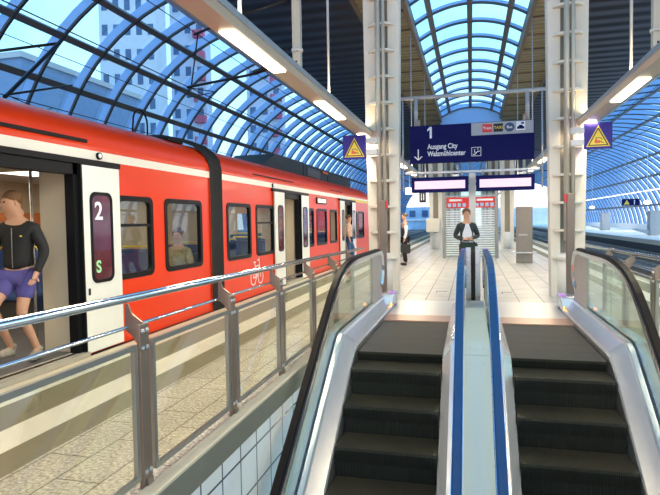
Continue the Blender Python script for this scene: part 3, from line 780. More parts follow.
# ------------------------------------------------------------------ catenary
def mast(x, y, z0, label, s):
    t = thing('catenary_mast', label, 'mast', (x, y, 0))
    MB().box(-.08, .08, -.02, .02, z0, ZS).box(-.08, -.065, -.08, .08, z0, ZS).box(.065, .08, -.08, .08, z0, ZS).build('shaft', CREAM, t)
    for z in (5.15, 6.6): MB().tube([(0, 0, z), (0, 0, z+.06)], .125, 12).build('collar', CREAM2, t)
    MB().box(-.07, .07, -.12, .12, z0-.12, z0).build('end_plate', GREYST, t)
    a = MB().tube([(0, 0, 4.95), (s*1.2, .1, 4.78), (s*2.5, -.2, 4.55)], .03, 8).tube([(s*.5, 0, 4.92), (s*1.0, .02, 4.80)], .06, 8).build('cantilever_arm', WIRE, t)
    MB().tube([(0, 0, 6.3), (s*1.3, .1, 6.1), (s*2.4, 0, 5.75)], .03, 8).tube([(s*1.5, 0, 6.03), (s*2.0, 0, 5.87)], .05, 8).tube([(s*2.3, 0, 5.78), (s*2.5, 0, 4.6)], .018, 6).build('upper_arm', WIRE, t)
    MB().tube([(s*2.5, -.2, 4.55), (s*1.9, 0, 4.45), (s*2.6, 0, 4.38)], .014, 6).build('steady_arm', WIRE, t)
mast(-3.55, 11.3, 4.72, 'cream hanging catenary mast above the left lamp trough with black arm over the train', -1)
mast(3.55, 12.2, 4.85, 'cream hanging catenary mast above the right lamp trough', 1)
mast(-3.55, 40., 4.72, 'distant catenary mast over the left track', -1)
mast(3.55, 40., 4.85, 'distant catenary mast over the right track', 1)
t = thing('overhead_line_support', 'black cantilever with ribbed insulator over the far left track at the picture corner', 'overhead line support', (-9.5, 11.3, 0))
MB().tube([(-3.6, -1.95, 5.1), (0, 0, 5.9)], .035, 8).build('strut', WIRE, t)
m = MB()
for k in range(7): m.tube([(-1.9+.09*k, -1.02+.05*k, 5.48+.02*k), (-1.86+.09*k, -1.0+.05*k, 5.49+.02*k)], .075, 10)
m.build('insulator', WIRE, t)
MB().tube([(0, .1, 6.0), (-.1, -1.5, 4.35), (-.05, -1.6, 4.3)], .045, 8).build('registration_arm', WIRE, t)
MB().tube([(-.1, -1.4, 4.4), (.0, .4, 5.0)], .025, 8).tube([(-.1, -1.4, 4.35), (0, -.6, 4.2), (0, -.3, 4.3)], .012, 6).build('steady_arm', WIRE, t)
def wire(x, z, r, label):
    tag(MB().tube([(x, -5, z), (x, 150, z)], r, 6).build('overhead_wire', WIRE), label, 'wire', None)
wire(-6.0, 4.55, .011, 'thin black overhead contact wire above the train')
wire(-6.0, 5.85, .010, 'upper overhead catenary wire above the train')
wire(-9.6, 4.35, .011, 'lower overhead contact wire over the far left track')
wire(-9.6, 5.65, .010, 'upper catenary wire over the far left track')
wire(6.1, 4.6, .011, 'overhead contact wire over the near right track')
wire(9.6, 4.6, .011, 'overhead contact wire over the far right track')
wire(6.1, 5.9, .010, 'upper catenary wire over the near right track')

# ------------------------------------------------------------------ the train
tr = thing('train', 'red commuter train with a cream stripe and open doors at the left platform', 'train', (0, 0, 0))
XF = -7.55    # far side
def side_panel(y0, y1, holes, name, x=TX, z0=-.25, z1=2.50, t=.05, m_=None):
    ys = sorted({y0, y1, *[h[0] for h in holes], *[h[1] for h in holes]}); zs = sorted({z0, z1, *[h[2] for h in holes], *[h[3] for h in holes]})
    ys = [y for y in ys if y0 <= y <= y1]
    m = MB()
    for ya, yb in zip(ys, ys[1:]):
        run = None
        for za, zb in zip(zs, zs[1:]):
            cy, cz = (ya+yb)/2, (za+zb)/2
            if any(h[0] < cy < h[1] and h[2] < cz < h[3] for h in holes):
                if run: m.box(min(x, x-t), max(x, x-t), ya, yb, run[0], run[1]); run = None
            else: run = (run[0], zb) if run else (za, zb)
        if run: m.box(min(x, x-t), max(x, x-t), ya, yb, run[0], run[1])
    return m.build(name, m_ or RED, tr)
def roof(y0, y1):
    pr = [(TX, 2.50), (TX-.02, 2.60), (TX-.10, 2.72), (TX-.28, 2.86), (TX-.55, 2.97), (TX-1.0, 3.07), (-6.0, 3.12)]
    full = pr + [(-12.0-x, z) for x, z in pr[-2::-1]]
    inn = [(x + (.06 if x < -6 else -.06), z-.06) for x, z in full]
    poly = full + inn[::-1]
    m = MB(); n = len(full); vs = [(x, y, z) for y in (y0, y1) for x, z in full]
    fs = [(i, i+1, n+i+1, n+i) for i in range(n-1)]
    m.add(vs, fs, 0, True)
    m.build('roof_shell', RED2, tr, fixn=False)
car1 = dict(y0=-6., y1=8.87, wins=[(6.24, 7.03, 1), (7.41, 8.52, 0), (1.2, 2.3, 0), (-.4, .7, 1)], doors=[(4.14, 5.52)])
car2 = dict(y0=9.31, y1=24.3, wins=[(9.57, 10.68, 0), (11.02, 12.05, 1), (14.80, 15.44, 0), (15.8, 16.94, 0), (17.39, 18.3, 0), (21.25, 21.75, 0), (21.98, 23.2, 0)], doors=[(12.70, 14.08), (19.3, 20.55)])
for car in (car1, car2):
    holes = [(a, b, .86, 1.90) for a, b, _ in car['wins']] + [(a, b, .06, 2.20) for a, b in car['doors']]
    side_panel(car['y0'], car['y1'], holes, 'body_side')
    side_panel(car['y0'], car['y1'], [(y, y+1.2, .95, 1.85) for y in [car['y0']+1+2.2*k for k in range(6)] if y+1.3 < car['y1']], 'far_body_side', XF, t=-.05, m_=INTB)
    roof(car['y0'], car['y1'])
    y0, y1 = car['y0'], car['y1']
    for ye in (y0, y1):
        MB().prism([(TX, -.25), (TX, 2.5), (TX-.1, 2.72), (TX-.55, 2.97), (-6, 3.12), (-11.45, 2.97), (XF, 2.5), (XF, -.25)] if 0 else
                   [(TX, -.25), (TX, 2.5), (TX-.1, 2.72), (TX-.28, 2.86), (TX-.55, 2.97), (TX-1, 3.07), (-6, 3.12), (-6.55, 3.07), (-7.0, 2.97), (-7.27, 2.86), (-7.45, 2.72), (XF, 2.5), (XF, -.25)],
                   ye-.03, ye+.03).build('end_wall', [RED], tr); MB().box(XF+.05, TX-.06, (ye+.03 if ye == y0 else ye-.05), (ye+.05 if ye == y0 else ye-.03), .05, 2.3).build('end_lining', INTB, tr)
    MB().box(XF, TX-.06, y0, y1, -.15, .05).build('interior_floor', INTF, tr)
    MB().box(XF, TX-.06, y0, y1, 2.30, 2.34).build('interior_ceiling', INTW, tr)
    MB().box(TX-.02, TX+.003, y0, y1, 2.345, 2.455).build('cream_stripe', CREAMP, tr)
    # interior lights
    for k in range(int((y1-y0)/2.6)):
        yy_ = y0+.8+2.6*k
        MB().box(-6.15, -5.85, yy_, yy_+1.5, 2.27, 2.30).build('ceiling_light', TLAMP, tr)
    area('train_light', (-6.0, (y0+y1)/2, 2.25), (0, 0, 0), .4, (y1-y0)*.9, 150, (1, .88, .68), tr)
    # windows
    for a, b, tra in car['wins']:
        w = MB().ring(rrect(a-.035, b+.035, .825, 1.935, .10), rrect(a+.035, b-.035, .895, 1.865, .08), TX-.055, TX+.012, 'x').build('window', BLKG, tr)
        MB().prism(rrect(a+.02, b-.02, .88, 1.88, .08), TX-.02, TX-.012, 'x').build('pane', WGLASS, w)
        if tra: MB().box(TX-.04, TX+.006, a, b, 1.52, 1.56).build('transom', BLKG, w)
    # seats and partitions inside
    seats = [y for y in ([y0+(1.2 if y0 < 0 else .6)+1.45*k for k in range(11)]) if y+.6 < y1 and not any(a-.9 < y < b+.6 for a, b in car['doors'])]
    for y in seats:
        for x in (-5.0, -7.0):
            s_ = MB().box(x-.42, x+.42, y, y+.45, .42, .52).box(x-.42, x+.42, y+.40, y+.52, .45, 1.18).box(x-.35, x+.35, y+.1, y+.4, .05, .42, 1).build('seat', [SEAT, INTF], tr, .03)
            MB().tube([(x-.35, y+.46, 1.17), (x-.35, y+.46, 1.22), (x+.35, y+.46, 1.22), (x+.35, y+.46, 1.17)], .015, 6).build('grab_bar', YEL, s_)
    for a, b in car['doors']:
        for yp in (a-.02, b+.02):
            MB().box(-4.98, -4.60, yp-.03, yp+.03, .05, 2.3).build('partition', INTB, tr)
            MB().tube([(-5.08, yp-.05, .05), (-5.08, yp-.05, 2.3)], .018, 8).build('grab_pole', STEEL, tr)
        MB().box(-4.96, -4.50, b+.05, b+.12, .05, 2.3).build('door_pocket', INTB, tr)
        MB().box(XF+.08, XF+.12, a, b, .05, 2.2).build('far_door', BLKG, tr)
        f = MB().box(TX-.10, TX+.02, a-.02, a+.09, .02, 2.28).box(TX-.10, TX+.02, b-.10, b+.02, .02, 2.28).box(TX-.10, TX+.02, a, b, 2.14, 2.28).build('door_frame', BLK, tr)
        MB().box(TX-.06, TX+.05, a-.75, b+.75, 2.27, 2.335).build('door_rail', BLK, tr)
        MB().box(TX-.10, TX+.10, a, b, 0.005, .06).build('door_sill', mat('sill', (.45, .42, .34), .5, .4), tr)
        for ya, yb, hs in ((a-.66, a+.02, 1), (b-.02, b+.70, -1)):
            d = MB().box(TX+.025, TX+.065, ya, yb, .03, 2.26).build('door_leaf', DOORW, tr, .008)
            wa, wb = (ya+.13, yb-.17) if hs < 0 else (ya+.17, yb-.13)
            MB().ring(rrect(wa, wb, .85, 1.95, .10), rrect(wa+.04, wb-.04, .89, 1.91, .08), TX+.06, TX+.075, 'x').build('door_window_frame', BLKG, d)
            MB().prism(rrect(wa+.02, wb-.02, .87, 1.93, .08), TX+.064, TX+.070, 'x').build('door_pane', mat('door pane dark', (.10, .02, .03), .08, var=.6, scale=3, coat=.5), d)
            e = yb if hs < 0 else ya
            MB().box(TX+.02, TX+.07, (ya if hs < 0 else yb)-.012, (ya if hs < 0 else yb)+.012, .03, 2.26).build('door_seal', BLK, d)
    # far windows glass
MB().box(XF+.01, XF+.02, -5, 24, .95, 1.85).build('far_glazing', WGLASS, tr)
# partition and posters seen through the first door
MB().box(-7.40, -7.36, 6.6, 8.6, 1.52, 1.78).build('interior_poster', mat('poster orange', (.75, .22, .06), .5, var=.5, scale=5), tr)
MB().box(-7.39, -7.35, 6.6, 8.6, .06, 1.48).build('interior_panel', mat('interior blue panel', (.04, .07, .16), .5), tr)
MB().box(-5.9, -4.6, 3.9, 5.45, 2.20, 2.24).build('vestibule_ceiling', INTB, tr)
# grey vents on cant rail, lamp bead
m = MB()
m.box(TX-.03, TX+.012, -6, 5.70, 2.535, 2.575); m.build('vent_grille', BLK, tr)
MB().box(TX-.03, TX+.004, 10.9, 13.6, 2.56, 2.585).build('vent_grille', BLK, tr); MB().box(TX-.03, TX+.004, 17.5, 19.2, 2.56, 2.585).build('vent_grille', BLK, tr)
for y in (5.90, 12.05):
    o = MB().tube([(TX-.01, y, 2.40), (TX+.03, y, 2.40)], .045, 16).build('signal_lamp', BLKG, tr); MB().ball((TX+.03, y, 2.40), (.012, .03, .03)).build('lens', WHITE, o)
MB().box(TX-.02, TX+.006, 20.5, 24.2, 2.30, 2.40).build('yellow_stripe', YEL, tr)
ds = MB().box(TX-.02, TX+.03, 15.75, 16.85, 2.08, 2.27).build('destination_display', BLKG, tr); MB().box(TX+.03, TX+.034, 15.85, 16.75, 2.12, 2.23).build('display_face', emis('dest display', (1, .9, .55), 1.6), ds)
# gangway bellows
gpath = [(TX+.0, 0.0), (TX+.0, 2.5), (TX-.04, 2.66), (TX-.14, 2.79), (TX-.32, 2.92), (TX-.6, 3.03), (TX-1.0, 3.12), (-6.2, 3.15), (-7, 3.0), (-7.5, 2.6), (-7.55, 0)]
bl = None
for k in range(5):
    y = 8.93 + .08*k
    m = MB(); vs = []; fs = []
    for (x, z) in [(TX, -.25)] + gpath:
        sgn = 1
        vs += [(x+.0, y-.036, z), (x+.065*(1 if x > -6 else -1), y, z+(.04 if z > 2.6 else 0)), (x, y+.036, z)]
    for i in range(len(gpath)):
        for q in range(2): fs.append((3*i+q, 3*i+q+1, 3*i+q+4, 3*i+q+3))
    m.add(vs, fs, 0, False).build('bellows_fold', BELL, tr, fixn=False)
# train end cap
MB().ball((-6.0, 24.3, 1.3), (1.55, .8, 1.65), 20, 12).build('cab_nose', RED, tr)
# bicycle pictogram (flat strokes on the body)
def byk(p): return (TX+.004, 10.62 + p[0]*.72, .22 + p[1]*.66)
m = MB()
for cx in (.22, .78):
    pts = [byk((cx+.2*math.cos(2*PI*k/20), .24+.22*math.sin(2*PI*k/20))) for k in range(21)]
    for a, b in zip(pts, pts[1:]): m.bar(a, b, .004, .022, up=(0, -1, .01) if 0 else (0, 0, 1))
for a, b in (((.22, .24), (.38, .6)), ((.38, .6), (.70, .62)), ((.70, .62), (.5, .26)), ((.5, .26), (.38, .6)), ((.78, .24), (.68, .78)), ((.22, .24), (.5, .26)), ((.68, .78), (.55, .80)), ((.38, .6), (.34, .72)), ((.26, .74), (.44, .74)), ((.68, .9), (.68, .78)), ((.55, .95), (.80, .95))):
    m.bar(byk(a), byk(b), .004, .024)
m.build('bicycle_pictogram', WHITE, tr)
text('2', .30, (TX+.078, 5.70, 1.62), (PI/2, 0, PI/2), WHITE, tr, 'door_numeral', bold=.006)
text('S', .20, (TX+.078, 5.70, .98), (PI/2, 0, PI/2), mat('pale green letter', (.35, .70, .35), .5), tr, 'door_letter', bold=.006)
MB().box(TX+.066, TX+.068, 5.56, 5.60, .72, .80).build('door_sticker', BLACK, tr)
# roof equipment and cable loop
ac = MB().prism([(13.7, 3.05), (14.9, 3.50), (17.6, 3.52), (17.6, 3.05)], -6.6, -5.4, 'x').build('roof_unit', mat('roof unit dark', (.045, .047, .05), .6, .2), tr)
MB().box(-6.6, -5.4, 17.7, 20.8, 3.05, 3.50).box(-5.41, -5.36, 18.0, 19.6, 3.1, 3.40, 1).build('roof_unit', [MATS['roof unit dark'], mat('unit louvre', (.12, .10, .10), .5)], tr, .02)
MB().box(-6.6, -5.4, 20.9, 25.0, 3.02, 3.44).build('roof_unit', MATS['roof unit dark'], tr, .02)
MB().box(-5.42, -5.34, 19.9, 20.7, 3.34, 3.42).build('red_marking', ORNG, tr)
MB().tube([(-5.0, 7.45, 2.9)] + [(-5.0, 7.67+.19*math.cos(a), 3.14+.19*math.sin(a)) for a in [PI*(1-k/10) for k in range(11)]] + [(-5.0, 7.86, 2.9)], .014, 8).build('cable_loop', BLK, tr)
MB().box(-5.2, -4.9, 8.3, 8.8, 2.95, 3.0).build('roof_cable', BLK, tr)

# ------------------------------------------------------------------ people
def skinmesh(name, pts, edges, rad, mats, parent, root, sub=2):
    keys = list(pts); idx = {k: i for i, k in enumerate(keys)}
    me = bpy.data.meshes.new(name); me.from_pydata([pts[k] for k in keys], [(idx[a], idx[b]) for a, b in edges], [])
    me.materials.append(mats)
    o = bpy.data.objects.new(name, me); COL.objects.link(o)
    if parent is not None: o.parent = parent
    md = o.modifiers.new('skin', 'SKIN'); md.use_smooth_shade = True
    sv = me.skin_vertices[0].data
    for k in keys:
        r = rad[k]; sv[idx[k]].radius = r if isinstance(r, tuple) else (r, r); sv[idx[k]].use_root = (k in root)
    s = o.modifiers.new('sub', 'SUBSURF'); s.levels = sub; s.render_levels = sub
    return o
BASE = dict(pel=(0,0,.95), wai=(0,.0,1.10), che=(0,.0,1.30), shc=(0,.01,1.455), nek=(0,0,1.535), chn=(0,-.02,1.60), hed=(0,-.01,1.69), top=(0,.0,1.77),
            nos=(0,-.115,1.665), jaw=(0,-.065,1.615),
            sL=(.165,0,1.405), eL=(.23,.02,1.15), wL=(.24,-.06,.90), hL=(.24,-.08,.82), sR=(-.165,0,1.405), eR=(-.23,.02,1.15), wR=(-.24,-.06,.90), hR=(-.24,-.08,.82),
            lL=(.09,0,.90), kL=(.10,-.02,.50), aL=(.10,.02,.10), tL=(.11,-.14,.04), lR=(-.09,0,.90), kR=(-.10,-.02,.50), aR=(-.10,.02,.10), tR=(-.11,-.14,.04))
BR = dict(pel=(.14,.11), wai=(.125,.10), che=(.145,.11), shc=(.11,.09), nek=.056, chn=.078, hed=(.100,.118), top=(.07,.08), nos=.012, jaw=.04,
          sL=.062, eL=.043, wL=.030, hL=(.034,.018), sR=.062, eR=.043, wR=.030, hR=(.034,.018),
          lL=.088, kL=.058, aL=.038, tL=.02, lR=.088, kR=.058, aR=.038, tR=.02)
BE = [('pel','wai'),('wai','che'),('che','shc'),('shc','nek'),('nek','chn'),('chn','hed'),('hed','top'),('hed','nos'),
      ('shc','sL'),('sL','eL'),('eL','wL'),('wL','hL'),('shc','sR'),('sR','eR'),('eR','wR'),('wR','hR'),
      ('pel','lL'),('lL','kL'),('kL','aL'),('aL','tL'),('pel','lR'),('lR','kR'),('kR','aR'),('aR','tR')]
def person(label, loc, rz, over, top_m, leg_m, shoe_m, hair_m, scale=1., shorts=False, sleeve_m=None, skin=SKIN, extra=None, sleeve='long', headyaw=0, hairs=1.):
    P = dict(BASE); P.update(over); R = dict(BR)
    t = thing('person', label, 'person', loc, rz); t.scale = (scale,)*3
    P.pop('jaw'); pts = {k: Vector(v) for k, v in P.items()}
    hc = pts['hed']
    nose = Vector((math.sin(headyaw)*.105, -math.cos(headyaw)*.105, -.02)); pts['nos'] = hc + nose
    E = list(BE); root = ['pel']
    # fingers: short chains rooted in the palm
    for S in 'LR':
        w, h = pts['w'+S], pts['h'+S]; d = (h-w).normalized()
        side = d.cross(Vector((0, 1, .2))).normalized(); nrm = d.cross(side)
        for i, (o, L) in enumerate(((-.024, .062), (-.008, .072), (.008, .068), (.023, .052))):
            a, b, c = 'f%s%da' % (S, i), 'f%s%db' % (S, i), 'f%s%dc' % (S, i)
            pts[a] = h + side*o - d*.01; pts[b] = pts[a] + d*L*.6 + nrm*.008; pts[c] = pts[b] + d*L*.4 + nrm*.022
            for q, r in ((a, .0095), (b, .0085), (c, .007)): R[q] = r
            E += [(a, b), (b, c)]; root.append(a)
        a, b = 't%sa' % S, 't%sb' % S
        pts[a] = w + d*.035 + side*.022; pts[b] = pts[a] + d*.04 + side*.035; R[a] = .011; R[b] = .009; E.append((a, b)); root.append(a)
    body = skinmesh('body', pts, E, R, skin, t, root)
    def cl(name, ks, es, grow, m, cut=None):
        p2 = {k: pts[k].copy() for k in ks}
        if cut:
            for k, (frm, to, f) in cut.items(): p2[k] = pts[frm].lerp(pts[to], f)
        r2 = {}
        for k in ks:
            r = R.get(k, .05); g = grow.get(k, grow['*']) if isinstance(grow, dict) else grow
            r2[k] = tuple(q+g for q in r) if isinstance(r, tuple) else r+g
        return skinmesh(name, p2, es, r2, m, t, ['pel'] if 'pel' in ks else [ks[0]])
    pts['col'] = pts['shc'].lerp(pts['nek'], .8); R['col'] = .055
    tk = ['col','pel','wai','che','shc','sL','eL','sR','eR']; te = [('shc','col'),('pel','wai'),('wai','che'),('che','shc'),('shc','sL'),('sL','eL'),('shc','sR'),('sR','eR')]
    if sleeve == 'long': tk += ['wL','wR']; te += [('eL','wL'),('eR','wR')]
    if sleeve == 'none': tk = ['pel','wai','che','shc','sL','sR']; te = [('pel','wai'),('wai','che'),('che','shc'),('shc','sL'),('shc','sR')]
    cl('jacket' if sleeve != 'none' else 'vest', tk, te, {'*': .024, 'pel': .050, 'sL': .014, 'sR': .014, 'wL': .012, 'wR': .012, 'eL': .016, 'eR': .016, 'shc': .012}, top_m)
    if sleeve_m:
        skinmesh('shirt_collar', {'a': pts['che'], 'b': pts['shc'], 'c': pts['shc'].lerp(pts['nek'], .8)}, [('a','b'),('b','c')], {'a': (.11,.08), 'b': (.15,.10), 'c': .072}, sleeve_m, t, ['a'])
        for S in 'LR':
            skinmesh('sleeve', {k: pts[k+S] for k in 'sew'}, [('s','e'),('e','w')], {'s': .090, 'e': .058, 'w': .044}, sleeve_m, t, ['s'])
    lk = ['pel','lL','kL','lR','kR']; le = [('pel','lL'),('lL','kL'),('pel','lR'),('lR','kR')]
    if shorts:
        cl('shorts', lk, le, {'*': .022, 'pel': .006, 'kL': .035, 'kR': .035}, leg_m, {'kL': ('lL','kL',.68), 'kR': ('lR','kR',.68)})
    else:
        cl('trousers', lk+['aL','aR'], le+[('kL','aL'),('kR','aR')], {'*': .014, 'pel': .008, 'aL': .024, 'aR': .024}, leg_m)
    for S in 'LR':
        a, tt = pts['a'+S], pts['t'+S]; d = (tt-a); hd = Vector((d.x, d.y, 0)).normalized()
        sole = a.z - .06
        p = {'h': a - hd*.05 + Vector((0, 0, -.045)), 'm': a + hd*.06 + Vector((0, 0, -.05)), 't': a + hd*.17 + Vector((0, 0, -.06)), 'u': a + Vector((0, 0, .01))}
        sh = skinmesh('shoe', p, [('h','m'),('m','t'),('h','u')], {'h': (.056,.052), 'm': (.058,.052), 't': (.054,.040), 'u': .056}, shoe_m, t, ['h'])
    # hair cap
    m = MB(); m.ball((hc.x - math.sin(headyaw)*.022, hc.y + math.cos(headyaw)*.030, hc.z+.040), (.098, .104, .092*hairs), 14, 10)
    m.build('hair', hair_m, t)
    f = Vector((math.sin(headyaw), -math.cos(headyaw), 0)); r_ = Vector((math.cos(headyaw), math.sin(headyaw), 0))
    for s in (-1, 1): q = hc + f*.092 + r_*s*.033 + Vector((0, 0, .0)); MB().ball(q, (.012, .012, .008), 8, 6).build('eye', BLACK, t)
    for s in (-1, 1): q = hc + r_*s*.088 + Vector((0, 0, -.01)); MB().ball(q, (.014, .022, .032), 8, 6).build('ear', skin, t)
    mo = MB(); q = hc + f*.088 + Vector((0, 0, -.058)); mo.ball(q, (.024, .012, .006), 8, 6); mo.build('mouth', mat('lips', (.45, .14, .10), .5), t)
    return t, pts
BJ = mat('black jacket cloth', (.012, .011, .010), .75, var=.5, scale=20, bump=.3)
NAVYC = mat('navy vest cloth', (.012, .018, .04), .8, var=.3, scale=20)
SHIRT = mat('white shirt cloth', (.75, .76, .78), .8, var=.06)
PSH = mat('purple shorts cloth', (.10, .085, .30), .75, var=.2, scale=12)
DTR = mat('dark trousers cloth', (.015, .015, .02), .8, var=.3)
HAIRB = mat('brown hair', (.16, .075, .03), .7, var=.4, scale=40)
HAIRG = mat('grey brown hair', (.13, .10, .08), .7, var=.4, scale=40)
SHOEW = mat('pale running shoe', (.34, .31, .24), .6, var=.4, scale=30)
SHOEB = mat('black shoe', (.01, .01, .01), .4)
# boarding man: stands in the first doorway, facing the camera side, one leg bent forward
bm_, bp_ = person('person in a black zip jacket and purple shorts stepping through the open train door', (-4.88, 5.06, .06), math.radians(18),
    dict(hed=(-.05, -.03, 1.69), top=(-.06, -.02, 1.77), chn=(-.03, -.03, 1.60),
         kL=(.06, -.12, .52), aL=(.14, .04, .10), tL=(.16, -.10, .04), kR=(-.14, -.30, .60), aR=(-.10, -.02, .14), tR=(-.16, -.16, .05), eL=(.27, .02, 1.17), wL=(.22, -.10, .93), hL=(.20, -.13, .86),
         eR=(-.27, -.02, 1.17), wR=(-.22, -.16, 1.02), hR=(-.18, -.22, .97)),
    BJ, PSH, SHOEW, HAIRB, 1.04, True, headyaw=math.radians(-30))
MB().bar((0.0, -.136, 1.0), (0.0, -.130, 1.42), .006, .010, up=(0, 1, 0)).build('zip', STEEL, bm_)
MB().ball((.09, -.128, 1.33), (.014, .006, .010), 8, 6).build('chest_logo', YEL, bm_)
# standing man with bag, seen from the side, facing left
mn, mp = person('person in a navy vest and white shirt holding a bag by the left column', (-2.19, 18.8, 0), math.radians(-75),
    dict(wL=(.24, -.05, .92), hL=(.24, -.06, .84), eR=(-.25, .06, 1.16), wR=(-.25, .0, .92), hR=(-.25, -.02, .84)), NAVYC, DTR, SHOEB, HAIRG, .99, False, SHIRT, sleeve='none', hairs=.75)
bg = thing('shoulder_bag', 'dark soft bag held by the person in the navy vest', 'bag', (-2.13, 18.55, 0), math.radians(12))
MB().prism(rrect(-.17, .15, .42, .74, .06), -.09, .09, 'y').build('bag_body', mat('bag black', (.02, .022, .022), .7, var=.4), bg, .03)
MB().tube([(-.12, 0, .72), (-.08, 0, .84), (.08, 0, .84), (.12, 0, .72)], .012, 8).build('bag_handle', SHOEB, bg)
# walking person seen from behind
wp, wq = person('person in open dark jacket, white shirt and red trousers on the platform ahead', (-.10, 13.0, 0), math.radians(8),
    dict(eL=(.27, .03, 1.16), wL=(.08, -.19, 1.13), hL=(.01, -.20, 1.12), eR=(-.27, .03, 1.16), wR=(-.08, -.17, 1.10), hR=(-.01, -.19, 1.09),
         kL=(.09, -.16, .52), aL=(.09, -.05, .10), tL=(.09, -.2, .04), kR=(-.09, .02, .50), aR=(-.09, .22, .14), tR=(-.09, .08, .04)),
    mat('dark green jacket', (.03, .04, .04), .8, var=.3), mat('dark red cloth', (.42, .012, .02), .8, var=.25), SHOEB, HAIRB, .99, False)
MB().prism([(-.03, 1.46), (.03, 1.46), (.10, 1.25), (.125, 1.0), (-.125, 1.0), (-.10, 1.25)], -.148, -.06).build('white_shirt', SHIRT, wp, .02)
pk = thing('small_pack', 'dark green soft pack carried at the waist by the person ahead', 'bag', (-.06, 12.80, 0), math.radians(8))
MB().prism(rrect(-.20, .20, .80, 1.02, .06), -.06, .05, 'y').build('bag_body', mat('pack dark green', (.012, .03, .022), .8, var=.4), pk, .02)
MB().tube([(-.16, 0, 1.0), (-.1, .0, 1.06), (.1, 0, 1.06), (.16, 0, 1.0)], .01, 8).build('bag_handle', SHOEB, pk)

# person boarding at the far door
person('person in a peach top and blue jeans boarding at the farthest open train door', (-4.35, 19.75, 0.0), math.radians(95),
    dict(kL=(.09, -.16, .52), aL=(.09, -.10, .14)), mat('peach top', (.75, .48, .34), .8), mat('blue jeans', (.05, .11, .26), .8), SHOEB, HAIRB, .98, False, sleeve='short')
# passenger seated by the window
person('seated person in an olive jacket behind the window left of the train joint', (-4.86, 8.46, -.33), math.radians(15),
    dict(kL=(.12, -.42, .92), lL=(.1, -.05, .9), aL=(.12, -.42, .50), tL=(.12, -.55, .48), kR=(-.12, -.42, .92), lR=(-.1, -.05, .9), aR=(-.12, -.42, .50), tR=(-.12, -.55, .48),
         eL=(.25, -.08, 1.18), wL=(.10, -.28, 1.10), hL=(.04, -.33, 1.10), eR=(-.25, -.08, 1.18), wR=(-.10, -.28, 1.08), hR=(-.04, -.33, 1.06)),
    mat('olive jacket', (.42, .33, .17), .85, var=.7, scale=14), DTR, SHOEB, HAIRB, 1.0, False)

# ------------------------------------------------------------------ buildings outside
def tower(x, y, w, d, h, wm, name_lab, cols, rows, rz, wcol, bands=None):
    t = thing('apartment_tower', name_lab, 'building', (x, y, -3), rz)
    MB().box(-w/2, w/2, -d/2, d/2, 0, h).build('wall', wm, t)
    proto = None
    cw = w/cols; rh = 3.0
    for i in range(cols):
        for j in range(rows):
            z = h - (j+1)*rh + .7; x_ = -w/2 + cw*(i+.5)
            if proto is None:
                proto = MB().box(-cw*.24, cw*.24, -.06, .02, 0, 1.3).build('window', wcol, t)
                proto.location = (x_, -d/2, z)
            else:
                o = proto.copy(); COL.objects.link(o); o.parent = t; o.location = (x_, -d/2, z)
    if bands:
        for j in range(rows): MB().box(w*.18, w*.5, -d/2-1.0, -d/2, h-(j+1)*rh-.1, h-(j+1)*rh+.9).build('balcony', bands, t)
    return t
TW = mat('tower pale render', (.62, .70, .78), .8, var=.08, scale=.3)
TP = mat('tower pink render', (.55, .62, .75), .8, var=.1, scale=.3)
WD = mat('tower window dark', (.06, .13, .26), .3)
PINK = mat('balcony pink', (.50, .10, .17), .7)
tower(-41.0, 62, 7, 4, 42, TW, 'pale apartment tower seen through the glass arches above the train', 5, 13, math.radians(14), WD)
tower(-39.5, 74, 5, 3.5, 40, TP, 'apartment tower with pink balconies seen through the arches left of the lamp trough', 3, 10, math.radians(14), WD, PINK)
tower(-34.0, 90, 6, 4, 34, TP, 'farther apartment tower with pink balconies behind the arches', 3, 9, math.radians(12), WD, PINK)
lo = thing('low_building', 'low blue-grey flat building behind the arches at the left edge', 'building', (-36, 40, -3))
MB().box(-14, 6, -8, 6, 0, 16.2).build('wall', mat('blue cladding', (.16, .26, .42), .6, var=.1), lo)
MB().box(-14.2, 6.2, -8.2, 6.2, 16.2, 16.6).build('roof', GREYST, lo)
hl = thing('distant_hall', 'light blue hall seen beyond the end of the left track', 'building', (-15.5, 135, -3))
MB().box(-10, 7.5, 0, 8, 0, 7.6).build('wall', LBLUE, hl); MB().box(-10.2, 7.7, -.3, 0, 4.3, 4.7).build('ledge', WHITE, hl)
for k in range(5): MB().box(-8+3*k, -6.6+3*k, -.2, 0, 5.2, 6.8).build('window', WD, hl)
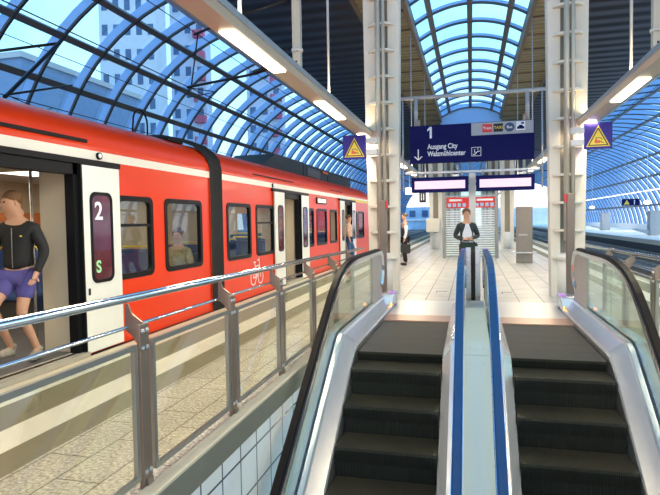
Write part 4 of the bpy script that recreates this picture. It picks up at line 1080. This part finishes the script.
h2 = thing('distant_hall', 'light blue building beyond the end of the right track', 'building', (14, 150, -3))
MB().box(-8, 6, 0, 8, 0, 7.0).build('wall', LBLUE, h2); MB().box(-8.2, 6.2, -.2, 8, 7.0, 7.4).build('roof', WHITE, h2)

# ------------------------------------------------------------------ world and view
w = bpy.data.worlds.new('world'); sc.world = w; w.use_nodes = True
N, L = w.node_tree.nodes, w.node_tree.links
bgn = N['Background']; tc = N.new('ShaderNodeTexCoord'); sp = N.new('ShaderNodeSeparateXYZ'); L.new(tc.outputs['Generated'], sp.inputs[0])
cr = N.new('ShaderNodeValToRGB'); L.new(sp.outputs['Z'], cr.inputs['Fac'])
el = cr.color_ramp.elements
el[0].position = 0.0; el[0].color = (.95, .86, 1.0, 1)
el[1].position = 1.0; el[1].color = (.08, .30, .85, 1)
for p, c in ((.10, (.62, .80, 1.0, 1)), (.30, (.30, .68, 1.0, 1)), (.55, (.20, .55, .98, 1))):
    e = cr.color_ramp.elements.new(p); e.color = c
nz = N.new('ShaderNodeTexNoise'); nz.inputs['Scale'].default_value = 3.2; nz.inputs['Detail'].default_value = 5
L.new(tc.outputs['Generated'], nz.inputs['Vector'])
mr = N.new('ShaderNodeMapRange'); mr.inputs['From Min'].default_value = .48; mr.inputs['From Max'].default_value = .72; mr.inputs['To Max'].default_value = .7
L.new(nz.outputs['Fac'], mr.inputs['Value'])
mx = N.new('ShaderNodeMix'); mx.data_type = 'RGBA'; mx.inputs['B'].default_value = (.60, .92, 1.0, 1)
L.new(mr.outputs['Result'], mx.inputs['Factor']); L.new(cr.outputs['Color'], mx.inputs['A']); L.new(mx.outputs['Result'], bgn.inputs['Color'])
bgn.inputs['Strength'].default_value = 2.0
vs_ = sc.view_settings
sc.display_settings.display_device = 'sRGB'
vs_.view_transform = 'Standard'; vs_.look = 'None'; vs_.exposure = 0.0; vs_.gamma = 1.0; vs_.use_curve_mapping = False
sc.cycles.max_bounces = 8; sc.cycles.transparent_max_bounces = 24; sc.cycles.sample_clamp_indirect = 4
